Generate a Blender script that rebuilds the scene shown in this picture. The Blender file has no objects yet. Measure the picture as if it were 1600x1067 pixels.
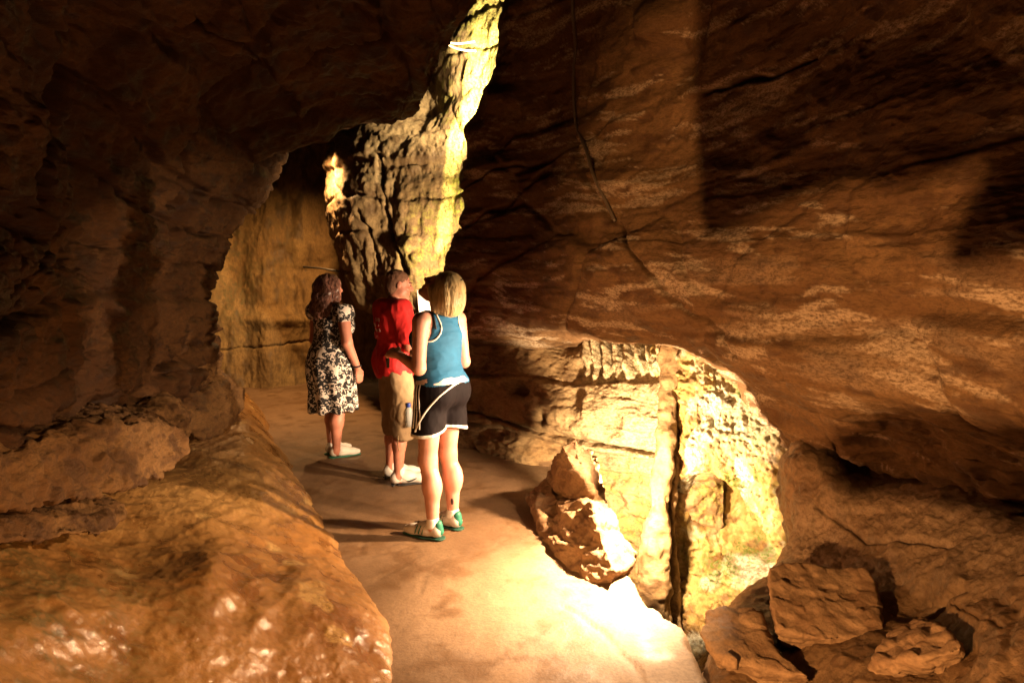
import bpy, math, random
import numpy as np
from mathutils import Vector, Matrix, Euler

SC = bpy.context.scene
COL = SC.collection

# ------------------------------------------------------------------ camera
CAM_H = 1.6
PITCH = math.radians(5.05)
FPX = 1000.0                     # focal length in pixels of the 1600 wide photograph
cd = bpy.data.cameras.new('camera')
cam = bpy.data.objects.new('camera', cd)
COL.objects.link(cam)
cam.location = (0, 0, CAM_H)
cam.rotation_euler = (math.pi/2 - PITCH, 0, 0)
cd.sensor_width = 36.0
cd.lens = 36.0*FPX/1600.0
cd.clip_start = 0.05
cd.clip_end = 300
SC.camera = cam

# ------------------------------------------------------------------ world: underground, next to no sky
w = bpy.data.worlds.new('World'); SC.world = w; w.use_nodes = True
wn = w.node_tree.nodes; wl = w.node_tree.links
bg = wn.get('Background')
sky = wn.new('ShaderNodeTexSky'); sky.sky_type = 'NISHITA'; sky.sun_disc = False
sky.sun_elevation = math.radians(20); sky.sun_rotation = math.radians(0)
wl.new(sky.outputs[0], bg.inputs[0]); bg.inputs[1].default_value = 0.0004
SC.view_settings.view_transform = 'Standard'
SC.view_settings.look = 'None'
SC.view_settings.exposure = 0.0
SC.view_settings.gamma = 1.0
SC.cycles.max_bounces = 5; SC.cycles.diffuse_bounces = 1; SC.cycles.glossy_bounces = 2

# ------------------------------------------------------------------ pixel <-> world
_cp, _sp = math.cos(PITCH), math.sin(PITCH)
YS = 1.0
def ray(u, v):
    a = (u-800.0)/FPX; b = (533.5-v)/FPX
    return np.array([a, _cp + b*_sp, -_sp + b*_cp])
def P(u, v, y):
    r = ray(u, v); t = y*YS/r[1]
    return np.array([0, 0, CAM_H]) + r*t
def G(u, v, z=0.0):
    r = ray(u, v); t = (z-CAM_H)/r[2]
    return np.array([0, 0, CAM_H]) + r*t
def W(x, y, z): return np.array([x, y, z], float)
def proj(X):
    X = np.asarray(X, float); d = X - np.array([0, 0, CAM_H])
    zc = d[:, 1]*_cp - d[:, 2]*_sp
    yc = d[:, 1]*_sp + d[:, 2]*_cp
    zc = np.where(zc < 0.05, 0.05, zc)
    return np.stack([800 + FPX*d[:, 0]/zc, 533.5 - FPX*yc/zc], 1)

# ------------------------------------------------------------------ lamps hidden in the cave, and added fill spots
def spot(name, loc, target, power, color, cone=150, blend=0.4, size=0.04):
    l = bpy.data.lights.new(name, 'SPOT'); l.energy = power; l.color = color
    l.spot_size = math.radians(cone); l.spot_blend = blend; l.shadow_soft_size = size
    o = bpy.data.objects.new(name, l); COL.objects.link(o)
    o.location = Vector(loc)
    d = Vector(target) - Vector(loc)
    o.rotation_euler = d.to_track_quat('-Z', 'Y').to_euler()
    return o
WARM = (1.0, 0.52, 0.19)
PIT_LAMP = P(1120, 560, 3.95)
LIP_LAMP = np.array([1.25, 3.15, 1.12])
BACK_LAMP = P(980, 785, 4.18)
spot('pit_lamp', PIT_LAMP, (-0.95, 4.55, 0.62), 800, (1.0, 0.69, 0.42), 76, 0.45, 0.05)
spot('lip_lamp', LIP_LAMP, (-0.75, 4.35, 0.55), 400, (1.0, 0.69, 0.42), 54, 0.6, 0.05)
spot('dress_fill', (1.05, 4.6, 0.95), (-1.55, 5.75, 1.0), 620, (1.0, 0.70, 0.44), 34, 0.4, 0.04)  # extra spot added to light the woman in the dress
spot('pit_lamp_low', PIT_LAMP + np.array([-0.03, 0.0, -0.05]), (0.46, 3.40, 0.0), 3000, (1.0, 0.72, 0.44), 54, 1.0, 0.03)
spot('path_fill', PIT_LAMP + np.array([-0.05, -0.03, -0.05]), (-0.1, 3.2, 0.0), 620, (1.0, 0.66, 0.36), 84, 0.6, 0.05)  # extra spot added beside the pit lamp to brighten the path
spot('pit_lamp_far', BACK_LAMP, BACK_LAMP + np.array([0.45, 1, -0.05]), 600, (1.0, 0.73, 0.42), 136, 0.25, 0.04)
NEAR_LAMP = np.array([-1.05, 0.35, 0.85])
spot('tunnel_lamp', NEAR_LAMP, (1.5, 2.1, 1.0), 780, WARM, 86, 0.35, 0.008)
spot('chimney_lamp', P(744, 425, 6.68), P(670, 230, 8.0), 760, (1.0, 0.74, 0.40), 165, 0.5, 0.05)
spot('chimney_fill', P(800, 140, 7.2), P(730, 90, 8.2), 800, (1.0, 0.82, 0.46), 160, 0.5, 0.05)  # second spot added to brighten the upper chimney
spot('chamber_lamp', P(500, 228, 8.3), P(425, 590, 8.9), 900, (1.0, 0.57, 0.22), 140, 0.9, 0.06)
spot('side_lamp', (1.15, 0.3, 0.9), (-0.9, 2.1, 0.25), 420, WARM, 60, 0.8, 0.05)

# ------------------------------------------------------------------ numpy noise
def _hash(ix, iy, iz, seed):
    h = (ix.astype(np.int64)*374761393 + iy.astype(np.int64)*668265263 + iz.astype(np.int64)*2147483647 + seed*1274126177) & 0xFFFFFFFF
    h = ((h ^ (h >> 13))*1274126177) & 0xFFFFFFFF
    h = (h ^ (h >> 16)) & 0xFFFF
    return (h/65535.0).astype(np.float32)
def vnoise(X, seed=0):
    """value noise in [-1,1] at points X (n,3)"""
    X = np.asarray(X, np.float32)
    i = np.floor(X).astype(np.int32); f = X - i
    f = f*f*f*(f*(f*6-15)+10)
    x, y, z = i[:, 0], i[:, 1], i[:, 2]
    fx, fy, fz = f[:, 0], f[:, 1], f[:, 2]
    r = 0
    c00 = _hash(x, y, z, seed)*(1-fx) + _hash(x+1, y, z, seed)*fx
    c10 = _hash(x, y+1, z, seed)*(1-fx) + _hash(x+1, y+1, z, seed)*fx
    c01 = _hash(x, y, z+1, seed)*(1-fx) + _hash(x+1, y, z+1, seed)*fx
    c11 = _hash(x, y+1, z+1, seed)*(1-fx) + _hash(x+1, y+1, z+1, seed)*fx
    r = (c00*(1-fy)+c10*fy)*(1-fz) + (c01*(1-fy)+c11*fy)*fz
    return r*2-1
_ROT = np.array(Euler((0.7, 0.5, 1.1)).to_matrix(), np.float32)
def fbm(X, octs=4, seed=0, gain=0.5, ridged=False):
    X = np.asarray(X, np.float32); a = 1.0; s = 0; t = 0
    for o in range(octs):
        n = vnoise(X, seed+o*17)
        if ridged: n = 1-2*np.abs(n)
        s = s + a*n; t += a; a *= gain
        X = (X @ _ROT)*2.03 + 3.1
    return s/t
def sstep(a, b, x):
    t = np.clip((x-a)/(b-a), 0, 1); return t*t*(3-2*t)

# ------------------------------------------------------------------ mesh output
def mesh_obj(name, V, F, mat, parent=None, smooth=True, attrs=None):
    me = bpy.data.meshes.new(name)
    V = np.asarray(V, np.float32); F = np.asarray(F, np.int32)
    n, k = F.shape
    me.vertices.add(len(V)); me.vertices.foreach_set('co', V.ravel())
    me.loops.add(n*k); me.loops.foreach_set('vertex_index', F.ravel())
    me.polygons.add(n); me.polygons.foreach_set('loop_start', np.arange(0, n*k, k, dtype=np.int32))
    try: me.polygons.foreach_set('loop_total', np.full(n, k, np.int32))
    except Exception: pass
    me.update(calc_edges=True); me.validate()
    me.polygons.foreach_set('use_smooth', np.full(len(me.polygons), smooth))
    if attrs:
        for an, val in attrs.items():
            at = me.attributes.new(an, 'FLOAT', 'POINT')
            at.data.foreach_set('value', np.asarray(val, np.float32))
    o = bpy.data.objects.new(name, me); COL.objects.link(o)
    if mat: me.materials.append(mat)
    if parent: o.parent = parent
    return o
def tag(o, label=None, cat=None, group=None, kind=None):
    if label: o['label'] = label
    if cat: o['category'] = cat
    if group: o['group'] = group
    if kind: o['kind'] = kind
    return o
def empty(name, loc=(0, 0, 0), rz=0):
    o = bpy.data.objects.new(name, None); COL.objects.link(o)
    o.location = loc; o.rotation_euler = (0, 0, rz); o.empty_display_size = 0.2
    return o
def normals_of(V, F):
    A = V[F[:, 0]]; B = V[F[:, 1]]; C = V[F[:, 2]]; D = V[F[:, -1]]
    fn = np.cross(C-A, D-B) if F.shape[1] == 4 else np.cross(B-A, C-A)
    N = np.zeros_like(V)
    for c in range(F.shape[1]):
        for a in range(3): N[:, a] += np.bincount(F[:, c], fn[:, a], len(V))
    return N/np.maximum(np.linalg.norm(N, axis=1, keepdims=True), 1e-12)

# ------------------------------------------------------------------ materials
def new_mat(name):
    m = bpy.data.materials.new(name); m.use_nodes = True
    return m, m.node_tree.nodes, m.node_tree.links, m.node_tree.nodes.get('Principled BSDF')
def mixc(N, L, fac, a, b):
    mx = N.new('ShaderNodeMix'); mx.data_type = 'RGBA'
    for val, idx in ((fac, 0), (a, 6), (b, 7)):
        if hasattr(val, 'is_output'): L.new(val, mx.inputs[idx])
        elif idx == 0: mx.inputs[0].default_value = val
        else: mx.inputs[idx].default_value = (*val, 1)
    return mx.outputs[2]
def noise_n(N, L, vec, scale, detail=5, rough=0.6, dist=0.0):
    n = N.new('ShaderNodeTexNoise'); n.inputs['Scale'].default_value = scale
    n.inputs['Detail'].default_value = detail; n.inputs['Roughness'].default_value = rough
    n.inputs['Distortion'].default_value = dist
    if vec is not None: L.new(vec, n.inputs['Vector'])
    return n.outputs['Fac']
def ramp(N, L, src, a, b):
    r = N.new('ShaderNodeMapRange'); r.interpolation_type = 'SMOOTHSTEP'
    r.inputs[1].default_value = a; r.inputs[2].default_value = b
    L.new(src, r.inputs[0]); return r.outputs[0]
def mul(N, L, a, b, op='MULTIPLY'):
    m = N.new('ShaderNodeMath'); m.operation = op
    for i, val in enumerate((a, b)):
        if hasattr(val, 'is_output'): L.new(val, m.inputs[i])
        else: m.inputs[i].default_value = val
    return m.outputs[0]
def rock_mat(name, c1, c2, c3, pale=(0.55, 0.42, 0.3), moss=(0.16, 0.17, 0.03), rough=(0.55, 0.85), bump=0.5,
             strata=(1, 1, 1), scale=1.0, coat=0.0, bdist=0.012, grain=0.45, gscale=38.0, **kw):
    """rock: broad colour fields come with the mesh (tone, vein, pale, moss), grain and fine relief from noise"""
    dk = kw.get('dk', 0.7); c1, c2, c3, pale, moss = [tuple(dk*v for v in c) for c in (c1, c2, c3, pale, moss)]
    m, N, L, B = new_mat(name)
    geo = N.new('ShaderNodeNewGeometry')
    mp = N.new('ShaderNodeMapping'); mp.inputs['Scale'].default_value = strata
    L.new(geo.outputs['Position'], mp.inputs['Vector']); vec = mp.outputs[0]
    def att(n):
        a = N.new('ShaderNodeAttribute'); a.attribute_name = n; return a.outputs['Fac']
    n3 = noise_n(N, L, vec, gscale*scale, 4, 0.75)
    vein = att('vein')
    col = mixc(N, L, att('tone'), c1, c2)
    col = mixc(N, L, vein, col, c3)
    col = mixc(N, L, mul(N, L, att('pale'), ramp(N, L, n3, 0.25, 0.6)), col, pale)
    col = mixc(N, L, mul(N, L, att('moss'), ramp(N, L, n3, 0.35, 0.6)), col, moss)
    col = mixc(N, L, mul(N, L, ramp(N, L, n3, 0.6, 0.35), grain), col, tuple(0.4*c for c in c1))
    L.new(col, B.inputs['Base Color'])
    rr = N.new('ShaderNodeMapRange'); rr.inputs[3].default_value = rough[1]; rr.inputs[4].default_value = rough[0]
    L.new(vein, rr.inputs[0]); L.new(rr.outputs[0], B.inputs['Roughness'])
    B.inputs['Specular IOR Level'].default_value = kw.get('spec', 0.2)
    if coat:
        B.inputs['Coat Weight'].default_value = coat; B.inputs['Coat Roughness'].default_value = 0.09
    bp = N.new('ShaderNodeBump'); bp.inputs['Strength'].default_value = bump; bp.inputs['Distance'].default_value = bdist*1.6
    L.new(n3, bp.inputs['Height']); L.new(bp.outputs[0], B.inputs['Normal'])
    if coat: L.new(bp.outputs[0], B.inputs['Coat Normal'])
    m['tex'] = [*strata, scale, kw.get('streak', 0.0)]
    m['spots'] = kw.get('spots', 0.0)
    return m
def rock_attrs(V, m, extra=None):
    V = np.asarray(V, np.float32); t = list(m['tex']); X = V*np.array(t[:3], np.float32)*t[3]
    at = {'tone': sstep(-0.3, 0.3, fbm(X*1.8+0.5*fbm(X*2, 2, 901)[:, None], 5, 903, 0.6)),
          'vein': sstep(-0.05, 0.42, fbm(X*7, 4, 905, 0.65))}
    pale = (extra or {}).get('pale', np.zeros(len(V)))
    if t[4] > 0:
        Y = V@np.array(Euler((0.03, 0.06, 0)).to_matrix(), np.float32)
        Y = Y*np.array([2.0, 2.0, 15.0], np.float32)
        Y[:, 2] += 1.3*fbm(V*1.5, 3, 909)
        sN = fbm(Y, 5, 907, 0.65)
        pale = np.clip(pale + t[4]*sstep(0.14, 0.30, sN), 0, 1)
    if m['spots'] > 0:
        pale = np.clip(pale + sstep(m['spots'], m['spots']+0.06, fbm(V*5.5, 2, 911, 0.3)), 0, 1)
    at['pale'] = pale
    at['moss'] = (extra or {}).get('moss', np.zeros(len(V)))*sstep(-0.25, 0.2, fbm(V*12, 3, 913))
    return at
def plain_mat(name, col, rough=0.6, bump=0.0, bscale=200, var=0.15, sss=0.0, spec=0.4, emit=None):
    m, N, L, B = new_mat(name)
    tc = N.new('ShaderNodeTexCoord')
    n = noise_n(N, L, tc.outputs['Object'], 9, 4, 0.6)
    dark = tuple(c*(1-var) for c in col); light = tuple(min(1, c*(1+var)) for c in col)
    L.new(mixc(N, L, ramp(N, L, n, 0.3, 0.7), dark, light), B.inputs['Base Color'])
    B.inputs['Roughness'].default_value = rough; B.inputs['Specular IOR Level'].default_value = spec
    if sss: B.inputs['Subsurface Weight'].default_value = sss; B.inputs['Subsurface Radius'].default_value = (0.01, 0.004, 0.002)
    if bump:
        bn = noise_n(N, L, tc.outputs['Object'], bscale, 3, 0.6)
        bp = N.new('ShaderNodeBump'); bp.inputs['Strength'].default_value = bump; bp.inputs['Distance'].default_value = 0.004
        L.new(bn, bp.inputs['Height']); L.new(bp.outputs[0], B.inputs['Normal'])
    return m

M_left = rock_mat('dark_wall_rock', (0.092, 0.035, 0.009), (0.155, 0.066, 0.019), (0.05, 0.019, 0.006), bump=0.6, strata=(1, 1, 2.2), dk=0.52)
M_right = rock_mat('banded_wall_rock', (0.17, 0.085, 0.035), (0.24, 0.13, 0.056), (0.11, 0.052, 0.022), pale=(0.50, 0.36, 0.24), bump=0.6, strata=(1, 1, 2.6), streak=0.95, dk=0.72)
M_lower = rock_mat('layered_wall_rock', (0.27, 0.155, 0.066), (0.37, 0.235, 0.115), (0.13, 0.065, 0.026), pale=(0.65, 0.52, 0.32), moss=(0.30, 0.25, 0.05), bump=0.6, strata=(1, 1, 1.8))
M_moss = rock_mat('nodular_pit_rock', (0.34, 0.20, 0.06), (0.48, 0.33, 0.12), (0.11, 0.05, 0.014), pale=(0.56, 0.55, 0.45), moss=(0.085, 0.11, 0.015), bump=0.8, rough=(0.35, 0.7))
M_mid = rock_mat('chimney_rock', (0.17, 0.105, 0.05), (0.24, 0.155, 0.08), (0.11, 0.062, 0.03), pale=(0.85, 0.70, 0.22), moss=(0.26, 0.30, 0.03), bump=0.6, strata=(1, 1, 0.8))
M_back = rock_mat('chamber_wall_rock', (0.21, 0.118, 0.042), (0.28, 0.165, 0.06), (0.11, 0.062, 0.024), moss=(0.085, 0.072, 0.028), bump=0.45, strata=(1, 1, 0.4))
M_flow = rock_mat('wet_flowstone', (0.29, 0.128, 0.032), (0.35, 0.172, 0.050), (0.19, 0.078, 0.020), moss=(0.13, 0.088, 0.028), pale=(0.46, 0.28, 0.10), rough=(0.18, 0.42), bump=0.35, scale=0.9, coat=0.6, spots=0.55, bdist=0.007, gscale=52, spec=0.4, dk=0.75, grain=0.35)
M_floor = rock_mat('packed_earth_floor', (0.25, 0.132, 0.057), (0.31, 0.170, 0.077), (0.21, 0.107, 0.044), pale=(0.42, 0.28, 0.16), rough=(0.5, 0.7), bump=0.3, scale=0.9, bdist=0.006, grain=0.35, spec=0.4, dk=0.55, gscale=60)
M_ledge = rock_mat('ledge_rock', (0.17, 0.080, 0.028), (0.25, 0.13, 0.048), (0.10, 0.045, 0.016), pale=(0.42, 0.26, 0.09), bump=0.7, strata=(1, 1, 2.5))
M_slab = rock_mat('slab_rock', (0.30, 0.17, 0.08), (0.37, 0.22, 0.11), (0.20, 0.105, 0.045), bump=0.5, strata=(1.6, 1, 2.2))
M_flat = rock_mat('flat_slab_rock', (0.36, 0.215, 0.115), (0.43, 0.27, 0.15), (0.28, 0.155, 0.08), bump=0.4, strata=(1.4, 1, 2.0), dk=0.85)
M_wetright = rock_mat('sloping_rock', (0.22, 0.125, 0.06), (0.30, 0.175, 0.09), (0.15, 0.08, 0.038), pale=(0.42, 0.30, 0.20), rough=(0.35, 0.65), bump=0.5, coat=0.12)

# ------------------------------------------------------------------ lofted rock faces
def cr_matrix(n, m):
    """Catmull-Rom basis from n control points to m samples"""
    B = np.zeros((m, n))
    t = np.linspace(0, n-1, m)
    for i, tt in enumerate(t):
        k = min(int(tt), n-2); f = tt-k
        wts = (-0.5*f+f*f-0.5*f**3, 1-2.5*f*f+1.5*f**3, 0.5*f+2*f*f-1.5*f**3, -0.5*f*f+0.5*f**3)
        for j, wt in enumerate(wts):
            q = k-1+j
            if q < 0: B[i, 0] += 2*wt; B[i, 1] -= wt
            elif q >= n: B[i, n-1] += 2*wt; B[i, n-2] -= wt
            else: B[i, q] += wt
    return B
def cells(X, amp, size, tilt, groove, flat, seed, warp=0.12, gw=0.05):
    """broken bedding: cells that stand proud by uneven amounts, each with its own slope"""
    X = X.astype(np.float32)*np.array([1, 1, flat], np.float32)/size
    X = X + warp*3*np.stack([fbm(X*0.8, 2, seed+1), fbm(X*0.8, 2, seed+2), fbm(X*0.8, 2, seed+3)], 1)
    i0 = np.floor(X).astype(np.int32); f1 = np.full(len(X), 9.0, np.float32); f2 = f1.copy(); off = np.zeros(len(X), np.float32)
    for dx in (-1, 0, 1):
        for dy in (-1, 0, 1):
            for dz in (-1, 0, 1):
                c = i0 + np.array([dx, dy, dz], np.int32)
                h = [_hash(c[:, 0], c[:, 1], c[:, 2], seed+k) for k in range(3)]
                q = X - (c + np.stack(h, 1))
                d = np.sqrt((q*q).sum(1))
                o = (h[0]-0.5)*2 + tilt*(q[:, 0]*(h[1]-0.5)*2 + q[:, 1]*(h[2]-0.5)*2 + q[:, 2]*(h[0]-0.5)*3)
                n1 = d < f1
                f2 = np.where(n1, f1, np.minimum(f2, d)); off = np.where(n1, o, off); f1 = np.where(n1, d, f1)
    e = f2-f1
    return (amp*off*sstep(0, 0.12, e) - groove*np.exp(-(e/gw)**2)).astype(np.float32)
class Patch:
    def __init__(s, net, nr, nc):
        net = np.array(net, float)
        R = cr_matrix(net.shape[0], nr); C = cr_matrix(net.shape[1], nc)
        s.nr, s.nc = nr, nc
        g = np.einsum('ia,abk,jb->ijk', R, net, C)
        s.g = g; s.V = g.reshape(-1, 3)
        idx = np.arange(nr*nc).reshape(nr, nc)
        s.F = np.stack([idx[:-1, :-1], idx[1:, :-1], idx[1:, 1:], idx[:-1, 1:]], -1).reshape(-1, 4)
        s.renorm()
        c = np.array([0, 0, CAM_H]) - s.V
        ui = proj(s.V)
        vis = (ui[:, 0] > 0) & (ui[:, 0] < 1600) & (ui[:, 1] > 0) & (ui[:, 1] < 1067)
        if (s.N[vis]*c[vis]).sum() < 0: s.F = s.F[:, ::-1]; s.renorm()
        s.uv = proj(s.V)
        s.S = s.V.copy()                     # the smooth base
        s.d = np.zeros(len(s.V), np.float32)
        s.attrs = {}
    def renorm(s): s.N = normals_of(s.V, s.F)
    def disp(s, d): s.d = s.d + d
    def apply(s):
        s.V = s.V + s.N*s.d[:, None]; s.d = np.zeros(len(s.V), np.float32); s.renorm()
    def rocky(s, big=0.10, bs=1.3, mid=0.035, ms=4.0, fine=0.012, fs=14, strata=0.0, sk=3.5, groove=0.0, seed=0, tilt=(0, 0), flat=1.0, warp=0.35):
        X = s.V.astype(np.float32)
        Xs = X*np.array([1, 1, flat], np.float32)
        d = big*fbm(Xs*bs, 3, seed)
        d += mid*fbm(Xs*ms, 4, seed+50, ridged=True)
        d += fine*fbm(Xs*fs, 3, seed+90)
        if strata:
            q = (X[:, 2] + tilt[0]*X[:, 0] + tilt[1]*X[:, 1])*sk + warp*fbm(X*0.9, 3, seed+7)
            li = np.floor(q); f = q-li
            h0 = _hash(li.astype(np.int64), li.astype(np.int64)*0+seed, li.astype(np.int64)*0, 3)
            h1 = _hash(li.astype(np.int64)+1, li.astype(np.int64)*0+seed, li.astype(np.int64)*0, 3)
            t = sstep(0.8, 1.0, f)
            d += strata*((h0*(1-t)+h1*t)-0.5)*2
            e = np.abs(f-0.9)/0.07
            on = sstep(-0.25, 0.25, fbm(X*1.7, 2, seed+31))
            d -= groove*np.exp(-e*e)*on
        s.disp(d.astype(np.float32))
    def blocky(s, amp=0.05, size=0.5, tilt=0.5, groove=0.02, flat=1.6, seed=0, warp=0.12, gw=0.05):
        s.disp(cells(s.S, amp, size, tilt, groove, flat, seed, warp, gw))
    def crack(s, pts, width=6, depth=0.05, jit=5, seed=0):
        pts = np.array(pts, float)
        uv = s.uv + jit*np.stack([fbm(s.S*4, 3, seed+1), fbm(s.S*4, 3, seed+2)], 1)
        best = np.full(len(uv), 1e9); 
        for a, b in zip(pts[:-1], pts[1:]):
            ab = b-a; t = np.clip(((uv-a)@ab)/(ab@ab), 0, 1)
            dd = np.linalg.norm(uv-a-t[:, None]*ab, axis=1)
            best = np.minimum(best, dd)
        wv = width*(0.7+0.6*fbm(s.S*3, 2, seed+5))
        s.disp((-depth*np.exp(-(best/np.maximum(wv, 1.0))**2)).astype(np.float32))
    def bump(s, u, v, ru, rv, h, sharp=2):
        q = ((s.uv[:, 0]-u)/ru)**2 + ((s.uv[:, 1]-v)/rv)**2
        s.disp((h*np.exp(-q**(sharp/2))).astype(np.float32))
    def shelf(s, pts, depth, soft=8, jit=8, seed=0):
        """push in everything below the line (in the frontal elevation of the face)"""
        pts = np.array(pts, float)
        uv = s.uv + jit*np.stack([fbm(s.S*3, 3, seed+1), fbm(s.S*3, 3, seed+2)], 1)
        vv = np.interp(uv[:, 0], pts[:, 0], pts[:, 1])
        inside = sstep(pts[0, 0]-20, pts[0, 0]+20, uv[:, 0])*(1-sstep(pts[-1, 0]-20, pts[-1, 0]+20, uv[:, 0]))
        s.disp((-depth*sstep(-soft, soft, uv[:, 1]-vv)*inside).astype(np.float32))
    def mask(s, u, v, ru, rv, soft=0.5):
        q = np.sqrt(((s.uv[:, 0]-u)/ru)**2 + ((s.uv[:, 1]-v)/rv)**2)
        return 1-sstep(1-soft, 1+soft, q)
    def addattr(s, n, val):
        s.attrs[n] = np.clip(s.attrs.get(n, 0)+val, 0, 1)
    def build(s, name, mat, parent=None):
        return mesh_obj(name, s.V, s.F, mat, parent, True, rock_attrs(s.V, mat, s.attrs))
    def at(s, u, v, out=0.0):
        uv = proj(s.V); c = np.linalg.norm(s.V-np.array([0, 0, CAM_H]), axis=1)
        d = np.hypot(uv[:, 0]-u, uv[:, 1]-v)
        near = d < max(4.0, d.min()*1.5)
        i = np.where(near)[0][np.argmin(c[near])]
        p = s.V[i]; k = np.array([0, 0, CAM_H])-p
        return p + out*k/np.linalg.norm(k)

# ---- left wall and ceiling -------------------------------------------------
def row(*a): return [P(*q) for q in a]
left_net = [
 row((-260,-330,1.0),(0,-330,1.2),(200,-330,1.6),(400,-330,2.0),(570,-330,2.3),(740,-330,2.6),(735,-420,3.0),(600,-500,3.2)),
 row((-260,-150,1.1),(0,-150,1.5),(200,-150,2.0),(400,-150,2.6),(560,-150,3.0),(728,-150,3.3),(715,-190,3.9),(560,-230,4.4)),
 row((-260,0,1.2),(0,0,1.6),(180,0,2.3),(380,0,3.0),(550,0,3.5),(703,0,3.9),(690,-30,4.6),(520,-60,5.2)),
 row((-260,110,1.25),(0,110,1.8),(170,115,2.6),(350,115,3.4),(520,115,4.0),(672,110,4.5),(655,85,5.3),(500,50,6)),
 row((-260,200,1.3),(0,200,1.9),(160,200,2.9),(320,190,4.0),(480,180,4.7),(608,200,5.2),(590,175,6.0),(450,120,6.8)),
 row((-260,290,1.3),(0,290,2.0),(140,285,3.0),(280,270,4.3),(400,250,5.2),(478,243,5.8),(465,215,6.6),(350,170,7.4)),
 row((-260,370,1.3),(0,370,2.0),(130,360,3.0),(250,345,4.2),(350,330,5.3),(422,315,6.0),(395,300,6.9),(280,280,7.6)),
 row((-260,440,1.3),(0,440,1.9),(120,430,2.8),(230,420,4.0),(310,410,5.0),(367,395,6.0),(340,385,7.0),(240,380,7.8)),
 row((-260,520,1.25),(0,520,1.8),(110,510,2.7),(200,500,3.8),(270,490,4.8),(332,478,5.9),(305,470,7.0),(220,470,7.8)),
 row((-260,590,1.3),(0,590,1.9),(110,590,2.75),(200,580,3.8),(280,560,4.9),(338,545,6.0),(310,550,7.2),(220,550,8.0)),
 row((-260,690,1.45),(0,690,2.15),(100,680,3.0),(200,660,4.0),(290,640,5.2),(350,620,6.3),(330,620,7.4),(240,620,8.0)),
 row((-260,830,1.5),(0,830,2.2),(100,800,3.1),(200,760,4.1),(290,720,5.3),(350,690,6.4),(330,680,7.4),(240,680,8.0)),
]
pl = Patch(left_net, 470, 430)
pl.rocky(big=0.14, bs=1.0, mid=0.030, ms=3.0, fine=0.010, fs=15, strata=0.05, sk=3.4, groove=0.06, seed=11, tilt=(0.1, 0.05), flat=1.6)
pl.blocky(0.05, 0.9, 0.6, 0.03, 2.4, 401)
pl.blocky(0.014, 0.25, 0.7, 0.006, 2.6, 411)
pl.disp((0.012*fbm(pl.S*np.array([2, 2, 16]), 3, 413, ridged=True)).astype(np.float32))
pl.crack([(172,165),(150,210),(145,290),(112,370),(60,440),(22,530)], 5, 0.09, 8, 3)
pl.crack([(70,430),(62,500),(55,560)], 3, 0.05, 8, 4)
pl.crack([(0,665),(90,672),(170,665),(240,620),(300,560)], 8, 0.10, 10, 5)
pl.shelf([(120,0),(300,60),(430,110),(480,190),(600,150)], 0.10, 6, 20, 6)
pl.crack([(300,30),(370,60),(420,110),(400,140),(320,190),(300,240),(290,330)], 6, 0.07, 14, 7)
pl.apply()
pl.rocky(big=0.0, mid=0.012, ms=9, fine=0.006, fs=32, seed=23, flat=2.0)
pl.apply()
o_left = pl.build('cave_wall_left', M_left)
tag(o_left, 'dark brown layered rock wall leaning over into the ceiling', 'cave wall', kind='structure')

# ---- wet flowstone mound -----------------------------------------------------
def grow(*a):
    r = [P(*q) for q in a[:-1]]
    c = G(a[-1][0], a[-1][1]); r.append(c); r.append(c + np.array([0.05, 0.02, -0.3])); return r
flow_net = [
 grow((150,590,7.5),(230,590,8.0),(290,590,8.5),(330,595,9.0),(372,603)),
 grow((200,640,6.0),(280,640,6.6),(330,625,7.2),(360,615,7.9),(388,624)),
 grow((180,720,4.1),(260,700,4.7),(330,675,5.4),(392,662,6.0),(434,690)),
 grow((120,800,2.9),(230,760,3.6),(330,735,4.15),(412,728,4.6),(486,768)),
 grow((0,850,2.05),(150,850,2.55),(300,845,3.0),(440,835,3.42),(548,868)),
 grow((-200,930,1.45),(80,930,1.85),(280,940,2.3),(462,925,2.78),(592,955)),
 grow((-300,1067,1.15),(50,1067,1.52),(270,1067,1.88),(460,1060,2.25),(599,1070)),
 grow((-320,1250,1.0),(50,1250,1.22),(270,1250,1.48),(460,1240,1.74),(602,1250)),
 [W(-1.6,0.2,0.7),W(-1.2,0.2,0.66),W(-0.95,0.25,0.5),W(-0.72,0.25,0.26),W(-0.5,0.25,0),W(-0.45,0.25,-0.3)],
]
pf = Patch(flow_net, 420, 330)
pf.rocky(big=0.07, bs=1.2, mid=0.014, ms=3.5, fine=0.004, fs=13, seed=41, warp=0.2)
X = pf.S
rib = fbm(np.stack([X[:, 0]*9+X[:, 2]*2, X[:, 1]*1.2, X[:, 2]*1.0], 1), 3, 61, ridged=True)
pf.disp((0.010*rib*pf.mask(430, 800, 150, 220)).astype(np.float32))
rp = fbm(X*np.array([5, 5, 5])+0.8*fbm(X*3, 2, 63)[:, None], 3, 64, ridged=True)
pf.disp((0.005*rp*pf.mask(300, 980, 260, 110)).astype(np.float32))
pf.bump(300, 930, 60, 120, 0.05); pf.bump(210, 1010, 110, 60, -0.04)
pit_ = fbm(X*np.array([11, 11, 11]), 3, 66)
pf.disp((-0.005*sstep(0.30, 0.5, pit_)*(1-pf.mask(330, 760, 160, 90, 0.5))).astype(np.float32))
pf.bump(330, 880, 40, 90, 0.04); pf.bump(430, 900, 25, 120, -0.02)
pf.apply()
pf.rocky(big=0.0, mid=0.006, ms=11, fine=0.0025, fs=40, seed=43); pf.apply()
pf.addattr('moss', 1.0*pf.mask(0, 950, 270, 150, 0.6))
pf.addattr('pale', 0.6*pf.mask(330, 760, 120, 60, 0.8))
o_flow = pf.build('flowstone_mound', M_flow)
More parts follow.
